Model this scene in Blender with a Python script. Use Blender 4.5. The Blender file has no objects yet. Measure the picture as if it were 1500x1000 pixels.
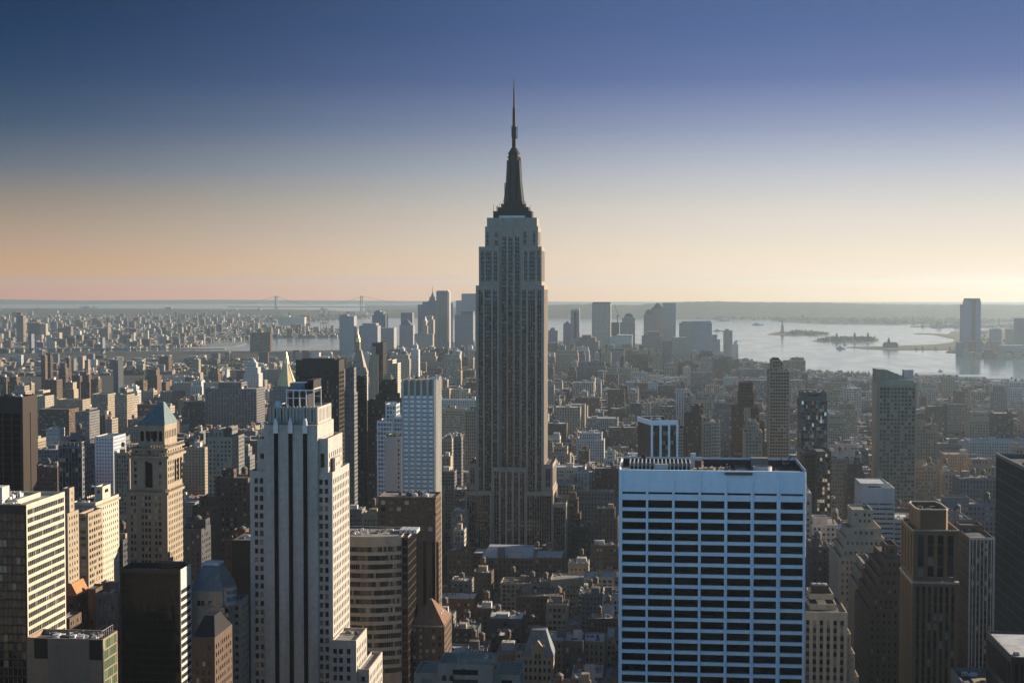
import bpy, math, random
import numpy as np
from mathutils import Vector, Matrix, Euler
R = math.radians
C = bpy.context.scene.collection
S = bpy.context.scene
rng = random.Random(7)

# ------------------------------------------------------------------ camera
EYE = 254.0
FPX = 2106.0
cam = bpy.data.objects.new('camera', bpy.data.cameras.new('camera'))
C.objects.link(cam)
cam.location = (0, 0, EYE)
cam.rotation_euler = (R(90 - 2.067), 0, R(5.694))
cam.data.sensor_width = 36
cam.data.lens = 36 * FPX / 1500
cam.data.clip_start = 1.0
cam.data.clip_end = 120000
S.camera = cam
ROT = np.array(cam.rotation_euler.to_matrix())

# ------------------------------------------------------------------ light and air
SUN_AZ, SUN_EL = 61.5, 16.0          # degrees from +Y (down the avenues) towards +X (west); height
EXPOSURE = 1.15
SUN_STRENGTH = 5.0
HAZE = 3.6e-5
S.view_settings.view_transform = 'Standard'
S.view_settings.look = 'None'
S.view_settings.exposure = EXPOSURE
S.view_settings.gamma = 1.0
S.render.engine = 'CYCLES'
S.cycles.max_bounces = 4
S.cycles.diffuse_bounces = 2
S.cycles.glossy_bounces = 2
S.cycles.transmission_bounces = 1
S.cycles.volume_bounces = 0
S.cycles.use_denoising = True
S.cycles.caustics_reflective = False
S.cycles.caustics_refractive = False
S.cycles.sample_clamp_indirect = 4.0
S.cycles.sample_clamp_direct = 12.0

to_sun = Vector((math.sin(R(SUN_AZ)) * math.cos(R(SUN_EL)), math.cos(R(SUN_AZ)) * math.cos(R(SUN_EL)), math.sin(R(SUN_EL))))
sun = bpy.data.objects.new('sun', bpy.data.lights.new('sun', 'SUN'))
C.objects.link(sun)
sun.data.energy = SUN_STRENGTH
sun.data.angle = R(0.6)
sun.data.color = (1.0, 0.83, 0.63)
sun.location = (0, 0, 900)
sun.rotation_euler = (-to_sun).to_track_quat('-Z', 'Y').to_euler()

W = bpy.data.worlds.new('World')
S.world = W
W.use_nodes = True
nt = W.node_tree
nt.nodes.clear()
def N(nt, t, **kw):
    n = nt.nodes.new(t)
    for k, v in kw.items():
        setattr(n, k, v)
    return n
out = N(nt, 'ShaderNodeOutputWorld')
bg = N(nt, 'ShaderNodeBackground')
bg.inputs['Strength'].default_value = 0.1
sky = N(nt, 'ShaderNodeTexSky', sky_type='NISHITA')
sky.sun_disc = False
sky.sun_elevation = R(SUN_EL)
sky.sun_rotation = R(SUN_AZ)
sky.altitude = 250
sky.air_density = 1.0
sky.dust_density = 1.5
sky.ozone_density = 2.5
# the evening sky: colour by height above the horizon, warmer low down and away from the sun's side
tc = N(nt, 'ShaderNodeTexCoord')
sep = N(nt, 'ShaderNodeSeparateXYZ')
nt.links.new(tc.outputs['Generated'], sep.inputs[0])
def ramp(stops):
    r = N(nt, 'ShaderNodeValToRGB')
    r.color_ramp.interpolation = 'EASE' if False else 'LINEAR'
    el = r.color_ramp.elements
    el[0].position, el[0].color = stops[0][0], (*stops[0][1], 1)
    el[1].position, el[1].color = stops[-1][0], (*stops[-1][1], 1)
    for p, c in stops[1:-1]:
        e = el.new(p)
        e.color = (*c, 1)
    return r
def lin(r, g, b):
    f = lambda c: (c / 255 / 12.92) if c <= 10 else ((c / 255 + .055) / 1.055) ** 2.4
    return (f(r), f(g), f(b))
def elev(py):                        # photo row -> sine of the elevation
    return math.sin(math.atan((424 - py) / FPX))
hs = 1 / 0.5
m0 = N(nt, 'ShaderNodeMath', operation='MULTIPLY')
m0.inputs[1].default_value = hs
nt.links.new(sep.outputs['Z'], m0.inputs[0])
SKY_E = [(438, (198, 158, 122)), (420, (198, 160, 126)), (400, (194, 164, 138)), (360, (180, 156, 138)), (310, (152, 140, 127)), (250, (104, 112, 124)),
         (190, (66, 86, 110)), (120, (46, 68, 99)), (50, (34, 57, 88)), (0, (29, 50, 77)), (-200, (44, 78, 114)), (-700, (30, 50, 74))]
SKY_W = [(438, (250, 230, 205)), (420, (250, 232, 208)), (400, (246, 231, 213)), (360, (238, 226, 210)), (310, (222, 216, 208)), (250, (190, 194, 203)),
         (190, (150, 160, 188)), (120, (108, 124, 168)), (50, (90, 110, 156)), (0, (84, 106, 150)), (-200, (70, 104, 142)), (-700, (38, 60, 86))]
SKY_N = [(438, (170, 226, 255)), (360, (168, 225, 255)), (190, (156, 218, 252)), (0, (134, 200, 242)), (-200, (100, 164, 214)), (-700, (42, 76, 112))]   # the sky behind the viewer
AIR_E, AIR_W = (0.38, 0.41, 0.43), (0.80, 0.82, 0.79)      # the haze's own brightness in front of it
def skyramp(t, air=None):
    st = []
    for p, c in t:
        c = lin(*c)
        if air and p > -100:
            f = 1 - math.exp(-HAZE * min(30000, 198 * FPX / max(1, 424 - p)))
            c = [max(0.0, (c[i] - air[i] * f) / (1 - f)) for i in range(3)]
        st.append((max(0.0, min(1.0, elev(p) * hs)), c))
    return ramp(st + [(1.0, st[-1][1])])
rE, rW, rN = skyramp(SKY_E, AIR_E), skyramp(SKY_W, AIR_W), skyramp(SKY_N)
for r_ in (rE, rW, rN):
    nt.links.new(m0.outputs[0], r_.inputs[0])
# towards the west the sky is paler
mr = N(nt, 'ShaderNodeMapRange', interpolation_type='SMOOTHSTEP')
mr.inputs['From Min'].default_value = -0.5
mr.inputs['From Max'].default_value = 0.14
nt.links.new(sep.outputs['X'], mr.inputs['Value'])
mx = N(nt, 'ShaderNodeMix', data_type='RGBA')
nt.links.new(mr.outputs['Result'], mx.inputs['Factor'])
nt.links.new(rE.outputs['Color'], mx.inputs['A'])
nt.links.new(rW.outputs['Color'], mx.inputs['B'])
mn = N(nt, 'ShaderNodeMapRange', interpolation_type='SMOOTHSTEP')
mn.inputs['From Min'].default_value = -0.35
mn.inputs['From Max'].default_value = 0.45
nt.links.new(sep.outputs['Y'], mn.inputs['Value'])
mx2 = N(nt, 'ShaderNodeMix', data_type='RGBA')
nt.links.new(mn.outputs['Result'], mx2.inputs['Factor'])
gn = N(nt, 'ShaderNodeMix', data_type='RGBA', blend_type='MULTIPLY')
gn.inputs['Factor'].default_value = 1
gn.inputs['B'].default_value = (1.22, 1.3, 1.38, 1)
nt.links.new(rN.outputs['Color'], gn.inputs['A'])
nt.links.new(gn.outputs['Result'], mx2.inputs['A'])
nt.links.new(mx.outputs['Result'], mx2.inputs['B'])
sc = N(nt, 'ShaderNodeMix', data_type='RGBA', blend_type='MULTIPLY')
sc.inputs['Factor'].default_value = 1
sc.inputs['B'].default_value = (4.5, 4.5, 4.5, 1)
nt.links.new(mx2.outputs['Result'], sc.inputs['A'])
fin = N(nt, 'ShaderNodeMix', data_type='RGBA')
fin.inputs['Factor'].default_value = 0.99
nt.links.new(sky.outputs['Color'], fin.inputs['A'])
nt.links.new(sc.outputs['Result'], fin.inputs['B'])
nt.links.new(fin.outputs['Result'], bg.inputs['Color'])
nt.links.new(bg.outputs[0], out.inputs['Surface'])

# ------------------------------------------------------------------ pixel <-> world
def ray(px, py):
    return ROT @ np.array(((px - 750) / FPX, -(py - 500) / FPX, -1.0))
def X(px, Y, py=600):
    d = ray(px, py)
    return float(d[0] / d[1] * Y)
def Z(py, Y, px=750):
    d = ray(px, py)
    return float(EYE + d[2] / d[1] * Y)
def G(px, py, z=0.0):
    d = ray(px, py)
    t = (z - EYE) / d[2]
    return (float(d[0] * t), float(d[1] * t))
def proj(p):
    v = ROT.T @ (np.array(p, float) - np.array((0, 0, EYE)))
    w = max(1e-3, -v[2])
    return (750 + v[0] / w * FPX, 500 - v[1] / w * FPX)

# ------------------------------------------------------------------ mesh collector
class M:
    def __init__(s):
        s.v, s.k, s.a = [], [], []
    def faces(s, V, rnd=None):                     # V: (n, k, 3)
        V = np.asarray(V, float)
        if V.ndim == 2:
            V = V[None]
        if not len(V):
            return s
        s.v.append(V.reshape(-1, 3))
        s.k.append(np.full(len(V), V.shape[1], int))
        if rnd is None:
            a = np.tile([0.0, 0.0, 0.0], (len(V), 1))
        else:
            a = np.broadcast_to(np.asarray(rnd, float), (len(V), 3))
        s.a.append(a)
        return s
    def box(s, x0, x1, y0, y1, z0, z1, col=None, bottom=False):
        return s.boxes(np.array([[x0, x1, y0, y1, z0, z1]]), None if col is None else np.array([col]), bottom)
    def boxes(s, A, col=None, bottom=False):
        x0, x1, y0, y1, z0, z1 = np.asarray(A, float).T
        P = lambda *c: np.stack([np.stack(q, -1) for q in c], 1)
        F = [P((x0, y0, z0), (x1, y0, z0), (x1, y0, z1), (x0, y0, z1)),
             P((x1, y0, z0), (x1, y1, z0), (x1, y1, z1), (x1, y0, z1)),
             P((x1, y1, z0), (x0, y1, z0), (x0, y1, z1), (x1, y1, z1)),
             P((x0, y1, z0), (x0, y0, z0), (x0, y0, z1), (x0, y1, z1)),
             P((x0, y0, z1), (x1, y0, z1), (x1, y1, z1), (x0, y1, z1))]
        if bottom:
            F.append(P((x0, y1, z0), (x1, y1, z0), (x1, y0, z0), (x0, y0, z0)))
        for f in F:
            s.faces(f, col)
        return s
    def prism(s, pts, z0, z1, pts1=None, cap=True):
        a = np.array([(*p, z0) for p in pts], float)
        b = np.array([(*p, z1) for p in (pts1 or pts)], float)
        n = len(a)
        for i in range(n):
            j = (i + 1) % n
            s.faces([a[i], a[j], b[j], b[i]])
        if cap:
            s.faces(b)
        return s
    def cyl(s, cx, cy, r0, r1, z0, z1, n=14, cap=True, ph=0.0):
        q = [(math.cos(ph + 2 * math.pi * i / n), math.sin(ph + 2 * math.pi * i / n)) for i in range(n)]
        if r1 < 1e-4:
            t = (cx, cy, z1)
            for i in range(n):
                a, b = q[i], q[(i + 1) % n]
                s.faces([(cx + a[0] * r0, cy + a[1] * r0, z0), (cx + b[0] * r0, cy + b[1] * r0, z0), t])
            return s
        return s.prism([(cx + a * r0, cy + b * r0) for a, b in q], z0, z1, [(cx + a * r1, cy + b * r1) for a, b in q], cap)
    def pyramid(s, x0, x1, y0, y1, z0, z1, tx=0.0, ty=0.0):   # tx, ty: half size of the flat top
        cx, cy = (x0 + x1) / 2, (y0 + y1) / 2
        if tx == 0 and ty == 0:
            b = [(x0, y0, z0), (x1, y0, z0), (x1, y1, z0), (x0, y1, z0)]
            for i in range(4):
                s.faces([b[i], b[(i + 1) % 4], (cx, cy, z1)])
            return s
        return s.prism([(x0, y0), (x1, y0), (x1, y1), (x0, y1)], z0, z1,
                       [(cx - tx, cy - ty), (cx + tx, cy - ty), (cx + tx, cy + ty), (cx - tx, cy + ty)])
    def bar(s, p, q, r, n=5):
        p, q = Vector(p), Vector(q)
        d = (q - p).normalized()
        u = d.orthogonal().normalized()
        w = d.cross(u)
        a = [p + u * (r * math.cos(2 * math.pi * i / n)) + w * (r * math.sin(2 * math.pi * i / n)) for i in range(n)]
        b = [x + (q - p) for x in a]
        for i in range(n):
            j = (i + 1) % n
            s.faces([a[i], a[j], b[j], b[i]])
        s.faces([tuple(x) for x in b])
        s.faces([tuple(x) for x in reversed(a)])
        return s
    def empty(s):
        return not s.v
    def build(s, name, mat, parent=None, origin=None, kind=None, smooth=False):
        V = np.concatenate(s.v)
        k = np.concatenate(s.k)
        A = np.concatenate(s.a)
        o = np.array(parent['_o'] if parent is not None else (origin or (0, 0, 0)), float)
        V = V - o
        Q = np.round(V * 1000).astype(np.int64)
        key = Q[:, 0] * 7368787 + Q[:, 1] * 1000003 * 977 + Q[:, 2] * 50331653 * 389
        _, idx, inv = np.unique(key, return_index=True, return_inverse=True)
        me = bpy.data.meshes.new(name)
        me.vertices.add(len(idx))
        me.vertices.foreach_set('co', V[idx].astype(np.float32).ravel())
        me.loops.add(len(inv))
        me.loops.foreach_set('vertex_index', inv.astype(np.int32).ravel())
        me.polygons.add(len(k))
        st = np.concatenate([[0], np.cumsum(k)[:-1]])
        me.polygons.foreach_set('loop_start', st.astype(np.int32))
        me.polygons.foreach_set('use_smooth', np.full(len(k), smooth, dtype=bool))
        me.update(calc_edges=True)
        at = me.attributes.new('tint', 'FLOAT_COLOR', 'FACE')
        at.data.foreach_set('color', np.concatenate([A, np.ones((len(A), 1))], 1).astype(np.float32).ravel())
        me.materials.append(mat)
        ob = bpy.data.objects.new(name, me)
        C.objects.link(ob)
        if parent is not None:
            ob.parent = parent
        else:
            ob.location = tuple(o)
        if kind:
            ob['kind'] = kind
        ob['_o'] = [float(c) for c in o]
        return ob
def tag(o, label, cat, group=None, kind=None):
    o['label'] = label
    o['category'] = cat
    if group: o['group'] = group
    if kind: o['kind'] = kind
    return o

# ------------------------------------------------------------------ materials
def stone(name, col, var=0.21, rough=0.85, spec=0.25, metal=0.0, streak=1.0, fine=0.6):
    m = bpy.data.materials.new(name)
    m.use_nodes = True
    t = m.node_tree
    b = t.nodes['Principled BSDF']
    b.inputs['Roughness'].default_value = rough
    b.inputs['Specular IOR Level'].default_value = spec
    b.inputs['Metallic'].default_value = metal
    g = N(t, 'ShaderNodeNewGeometry')
    mp = N(t, 'ShaderNodeVectorMath', operation='MULTIPLY')
    mp.inputs[1].default_value = (0.35, 0.35, 0.03)
    t.links.new(g.outputs['Position'], mp.inputs[0])
    n1 = N(t, 'ShaderNodeTexNoise')
    n1.inputs['Scale'].default_value = streak
    n1.inputs['Detail'].default_value = 3
    t.links.new(mp.outputs[0], n1.inputs['Vector'])
    n2 = N(t, 'ShaderNodeTexNoise')
    n2.inputs['Scale'].default_value = fine
    n2.inputs['Detail'].default_value = 4
    t.links.new(g.outputs['Position'], n2.inputs['Vector'])
    ad = N(t, 'ShaderNodeMath', operation='ADD')
    t.links.new(n1.outputs['Fac'], ad.inputs[0])
    t.links.new(n2.outputs['Fac'], ad.inputs[1])
    mr = N(t, 'ShaderNodeMapRange')
    mr.inputs['From Min'].default_value = 0.65
    mr.inputs['From Max'].default_value = 1.35
    t.links.new(ad.outputs[0], mr.inputs['Value'])
    mx = N(t, 'ShaderNodeMix', data_type='RGBA')
    mx.inputs['A'].default_value = (*[c * (1 - var) for c in col], 1)
    mx.inputs['B'].default_value = (*[min(1, c * (1 + var)) for c in col], 1)
    t.links.new(mr.outputs['Result'], mx.inputs['Factor'])
    t.links.new(mx.outputs['Result'], b.inputs['Base Color'])
    return m
def glass(name, dark=(0.012, 0.014, 0.017), mid=(0.05, 0.05, 0.05), pale=(0.24, 0.21, 0.17), cut=(0.7, 0.9), rough=0.08, metal=0.0, tilt=0.05):
    m = bpy.data.materials.new(name)
    m.use_nodes = True
    t = m.node_tree
    b = t.nodes['Principled BSDF']
    b.inputs['Roughness'].default_value = rough
    b.inputs['Metallic'].default_value = metal
    b.inputs['Specular IOR Level'].default_value = (0.03 if 'ink' in name else 0.15) if 'black' in name else 0.5
    a = N(t, 'ShaderNodeAttribute', attribute_name='tint')
    sp = N(t, 'ShaderNodeSeparateXYZ')
    t.links.new(a.outputs['Vector'], sp.inputs[0])
    r = N(t, 'ShaderNodeValToRGB')
    r.color_ramp.interpolation = 'CONSTANT'
    e = r.color_ramp.elements
    e[0].color = (*dark, 1)
    e[1].position, e[1].color = cut[0], (*mid, 1)
    k = e.new(cut[1]); k.color = (*pale, 1)
    t.links.new(sp.outputs['X'], r.inputs[0])
    t.links.new(r.outputs['Color'], b.inputs['Base Color'])
    # every pane hangs a little differently
    ng = N(t, 'ShaderNodeNewGeometry')
    sb = N(t, 'ShaderNodeVectorMath', operation='SUBTRACT'); sb.inputs[1].default_value = (.5, .5, .5)
    t.links.new(a.outputs['Vector'], sb.inputs[0])
    ml = N(t, 'ShaderNodeVectorMath', operation='SCALE'); ml.inputs['Scale'].default_value = tilt
    t.links.new(sb.outputs[0], ml.inputs[0])
    ad = N(t, 'ShaderNodeVectorMath', operation='ADD')
    t.links.new(ng.outputs['Normal'], ad.inputs[0]); t.links.new(ml.outputs[0], ad.inputs[1])
    no = N(t, 'ShaderNodeVectorMath', operation='NORMALIZE')
    t.links.new(ad.outputs[0], no.inputs[0]); t.links.new(no.outputs[0], b.inputs['Normal'])
    return m
def city_mat(name, fl=3.4, bay=3.0, pane=(0.03, 0.033, 0.04)):
    """walls tinted per building, with rows of window openings on the upright faces"""
    m = bpy.data.materials.new(name)
    m.use_nodes = True
    t = m.node_tree
    b = t.nodes['Principled BSDF']
    g = N(t, 'ShaderNodeNewGeometry')
    p = N(t, 'ShaderNodeSeparateXYZ'); t.links.new(g.outputs['Position'], p.inputs[0])
    n = N(t, 'ShaderNodeSeparateXYZ'); t.links.new(g.outputs['True Normal'], n.inputs[0])
    def mth(op, a, c=None):
        q = N(t, 'ShaderNodeMath', operation=op)
        for i, v in enumerate((a, c)):
            if v is None: continue
            if isinstance(v, (int, float)): q.inputs[i].default_value = v
            else: t.links.new(v, q.inputs[i])
        return q.outputs[0]
    isx = mth('GREATER_THAN', mth('ABSOLUTE', n.outputs['X']), 0.6)
    u = mth('ADD', mth('MULTIPLY', isx, p.outputs['Y']), mth('MULTIPLY', mth('SUBTRACT', 1.0, isx), p.outputs['X']))
    fu = mth('FRACT', mth('DIVIDE', u, bay)); fz = mth('FRACT', mth('DIVIDE', p.outputs['Z'], fl))
    inu = mth('MULTIPLY', mth('GREATER_THAN', fu, 0.27), mth('LESS_THAN', fu, 0.76))
    inz = mth('MULTIPLY', mth('GREATER_THAN', fz, 0.28), mth('LESS_THAN', fz, 0.80))
    up = mth('LESS_THAN', mth('ABSOLUTE', n.outputs['Z']), 0.5)
    win = mth('MULTIPLY', mth('MULTIPLY', inu, inz), up)
    a = N(t, 'ShaderNodeAttribute', attribute_name='tint')
    nz = N(t, 'ShaderNodeTexNoise'); nz.inputs['Scale'].default_value = 0.12; nz.inputs['Detail'].default_value = 4
    t.links.new(g.outputs['Position'], nz.inputs['Vector'])
    mr = N(t, 'ShaderNodeMapRange'); mr.inputs['To Min'].default_value = 0.6; mr.inputs['To Max'].default_value = 1.4
    t.links.new(nz.outputs['Fac'], mr.inputs['Value'])
    sc = N(t, 'ShaderNodeVectorMath', operation='SCALE')
    t.links.new(a.outputs['Vector'], sc.inputs[0]); t.links.new(mr.outputs['Result'], sc.inputs['Scale'])
    mx = N(t, 'ShaderNodeMix', data_type='RGBA')
    t.links.new(win, mx.inputs['Factor']); t.links.new(sc.outputs[0], mx.inputs['A'])
    mx.inputs['B'].default_value = (*pane, 1)
    t.links.new(mx.outputs['Result'], b.inputs['Base Color'])
    ro = N(t, 'ShaderNodeMapRange'); ro.inputs['To Min'].default_value = 0.85; ro.inputs['To Max'].default_value = 0.15
    t.links.new(win, ro.inputs['Value']); t.links.new(ro.outputs['Result'], b.inputs['Roughness'])
    return m
MT = {}
PAL = {  # colour word -> wall colour
    'tan': (0.29, 0.24, 0.18), 'brown': (0.10, 0.07, 0.052), 'red brick': (0.12, 0.065, 0.048), 'beige': (0.33, 0.285, 0.225),
    'grey': (0.155, 0.15, 0.147), 'white': (0.42, 0.41, 0.39), 'dark grey': (0.06, 0.062, 0.066), 'cream': (0.45, 0.40, 0.32), 'buff': (0.30, 0.24, 0.175)}
for k_, c_ in PAL.items():
    MT[k_] = stone(k_.replace(' ', '_') + '_masonry', c_)
MT['limestone'] = stone('limestone', (0.285, 0.235, 0.195), var=.22)
MT['bronzetan'] = stone('bronze_tan_stone', (0.15, 0.10, 0.06))
MT['greystone'] = stone('warm_grey_stone', (0.30, 0.25, 0.205))
MT['palestone'] = stone('pale_limestone', (0.36, 0.335, 0.30))
MT['skylit_travertine'] = stone('skylit_travertine', (0.76, 0.83, 0.88), var=.09)  # white stone; the blue of the sky's light is put into its colour
MT['black'] = stone('black_cladding', (0.022, 0.02, 0.02), var=.3, rough=.35)
MT['bronze'] = stone('bronze_cladding', (0.038, 0.029, 0.024), var=.2, rough=.45)
MT['alu'] = stone('dark_aluminium', (0.09, 0.085, 0.085), var=.2, rough=.5)
MT['mast'] = stone('mast_metal', (0.05, 0.052, 0.056), var=.2, rough=.45, metal=.4)
MT['steel'] = stone('pale_metal', (0.5, 0.51, 0.53), var=.12, rough=.45, metal=.3)
MT['tar'] = stone('tar_roof', (0.10, 0.098, 0.10), var=.45, fine=.25)
MT['silver'] = stone('silver_roof', (0.42, 0.43, 0.45), var=.3, fine=.25)
MT['gravel'] = stone('gravel_roof', (0.22, 0.21, 0.2), var=.35, fine=.3)
MT['copper'] = stone('green_copper', (0.12, 0.165, 0.165), var=.3, rough=.6)
MT['slate'] = stone('slate', (0.14, 0.16, 0.18), var=.3, rough=.6)
MT['tile'] = stone('brown_roof_tile', (0.17, 0.10, 0.065), var=.25)
MT['terracotta'] = stone('orange_roof_tile', (0.42, 0.17, 0.08), var=.25)
MT['gold'] = stone('gilded_roof', (0.85, 0.60, 0.22), var=.1, rough=.4, metal=.7)
MT['wood'] = stone('tank_wood', (0.13, 0.085, 0.055), var=.3)
MT['glass'] = glass('window_glass')
MT['blackglass'] = glass('black_window_glass', (0.006, 0.006, 0.007), (0.012, 0.01, 0.01), (0.02, 0.016, 0.014), (.8, .95))
MT['skyglass'] = glass('painted_sky_glass', (0.80, 0.92, 1.0), (0.66, 0.80, 0.92), (0.9, 0.97, 1.0), (.6, .85), rough=.35, metal=.15, tilt=.03)  # the sky's reflection is painted in as a pale blue pane colour
MT['towerglass'] = glass('painted_reflection_glass', (0.006, 0.006, 0.007), (0.016, 0.014, 0.012), (0.24, 0.16, 0.09), (.72, .92))  # the few warm pale panes are reflections painted into their colour
MT['spandrel'] = stone('cast_spandrel', (0.03, 0.027, 0.026), var=.2, rough=.5)
MT['warmgrey'] = stone('warm_grey_metal', (0.25, 0.185, 0.13), var=.18, rough=.55)
MT['bluewall'] = glass('blue_curtain_glass', (0.10, 0.2, 0.32), (0.16, 0.28, 0.42), (0.35, 0.45, 0.55), (.55, .85), rough=.12, metal=.5)
MT['greenglass'] = glass('green_curtain_glass', (0.10, 0.16, 0.10), (0.16, 0.24, 0.14), (0.3, 0.36, 0.22), (.5, .85), rough=.15, metal=.3)
MT['flash'] = glass('painted_glint_glass', (0.02, 0.026, 0.034), (0.04, 0.05, 0.06), (0.7, 0.62, 0.5), (.6, .84), rough=.06, metal=.6, tilt=.25)  # the bright panes are glints painted into the glass colour
MT['warmglass'] = glass('mixed_blind_glass', (0.012, 0.014, 0.017), (0.10, 0.085, 0.065), (0.42, 0.35, 0.25), (.55, .82))
MT['tealglass'] = glass('teal_ink_black_glass', (0.006, 0.02, 0.03), (0.01, 0.028, 0.04), (0.03, 0.045, 0.05), (.6, .93), rough=.45, tilt=.02)
MT['dullblack'] = stone('soot_black', (0.008, 0.008, 0.009), var=.2, rough=.95, spec=.02)
MT['inkglass'] = glass('ink_black_window_glass', (0.002, 0.002, 0.002), (0.006, 0.005, 0.004), (0.014, 0.011, 0.009), (.8, .96))
MT['crownmetal'] = stone('dark_crown_metal', (0.022, 0.021, 0.022), var=.25, rough=.6, spec=.15)
MT['palegold'] = stone('pale_gilding', (0.60, 0.46, 0.25), var=.12, rough=.5, metal=.15)
MT['city'] = city_mat('city_walls')
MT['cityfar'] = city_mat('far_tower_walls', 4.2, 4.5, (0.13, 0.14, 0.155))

# ------------------------------------------------------------------ building kit
def cols(Wd, bay, fr, mg=0.8, n=None):
    n = n or max(1, int(round((Wd - 2 * mg) / bay)))
    b = (Wd - 2 * mg) / n
    return [(mg + b * (i + .5 - fr / 2), mg + b * (i + .5 + fr / 2)) for i in range(n)]
def rows(zlo, zhi, fh, vf):
    n = max(0, int((zhi - zlo) / fh + 1e-6))
    g = (1 - vf) * fh / 2
    return sorted((zhi - (k + 1) * fh + g, zhi - k * fh - g) for k in range(n))
def facade(w, g, o, u, Wd, z0, z1, us, zs, dep=0.3, sp=None):
    """wall plane from o along u, with real recesses; sp: a mesh for recessed spandrels, making each column one tall groove"""
    o = np.array(o, float); u = np.array(u, float); n = np.array((u[1], -u[0]))
    def quad(ua, ub, za, zb, da, db=None, dz=None):
        ua, ub, za, zb = np.broadcast_arrays(*[np.asarray(q, float).ravel() for q in (ua, ub, za, zb)])
        db = da if db is None else db
        def P(uc, z, d):
            xy = o[None] + uc[:, None] * u[None] - n[None] * d
            return np.concatenate([xy, z[:, None]], 1)
        return np.stack([P(ua, za, da), P(ub, za, db), P(ub, zb, db), P(ua, zb, da)], 1)
    if not us or not zs:
        w.faces(quad(0, Wd, z0, z1, 0)); return
    us = np.array(us); zs = np.array(zs)
    pa = np.concatenate([[0], us[:, 1]]); pb = np.concatenate([us[:, 0], [Wd]])
    w.faces(quad(pa, pb, z0, z1, 0))
    ca, cb = us[:, 0], us[:, 1]
    ra, rb = zs[:, 0], zs[:, 1]
    def outer(a, b, c, d):
        A, Cc = np.meshgrid(a, c, indexing='ij'); Bb, D = np.meshgrid(b, d, indexing='ij')
        return A.ravel(), Bb.ravel(), Cc.ravel(), D.ravel()
    wa, wb, wc, wd = outer(ca, cb, ra, rb)
    rn = np.array([[rng.random(), rng.random(), rng.random()] for _ in range(len(wa))])
    g.faces(quad(wa, wb, wc, wd, dep), rn)
    sa = np.concatenate([[z0], rb]); sb = np.concatenate([ra, [z1]])
    if sp is None:
        w.faces(quad(*outer(ca, cb, sa, sb), 0))
        w.faces(quad(wa, wa, wc, wd, 0, dep)); w.faces(quad(wb, wb, wc, wd, dep, 0))
        def hq(ua, ub, z, flip):
            P = lambda uc, d: np.concatenate([o[None] + uc[:, None] * u[None] - n[None] * d, z[:, None]], 1)
            q = [P(ua, 0), P(ub, 0), P(ub, dep), P(ua, dep)]
            return np.stack(q[::-1] if flip else q, 1)
        w.faces(hq(wa, wb, wc, False)); w.faces(hq(wa, wb, wd, True))
    else:
        zt, zb_ = zs[-1, 1], zs[0, 0]
        w.faces(quad(ca, cb, zt, z1, 0)) if z1 - zt > .01 else None
        w.faces(quad(ca, cb, z0, zb_, 0)) if zb_ - z0 > .01 else None
        w.faces(quad(ca, ca, zb_, zt, 0, dep)); w.faces(quad(cb, cb, zb_, zt, dep, 0))
        if len(ra) > 1:
            sp.faces(quad(*outer(ca, cb, rb[:-1], ra[1:]), dep * .8))

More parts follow.
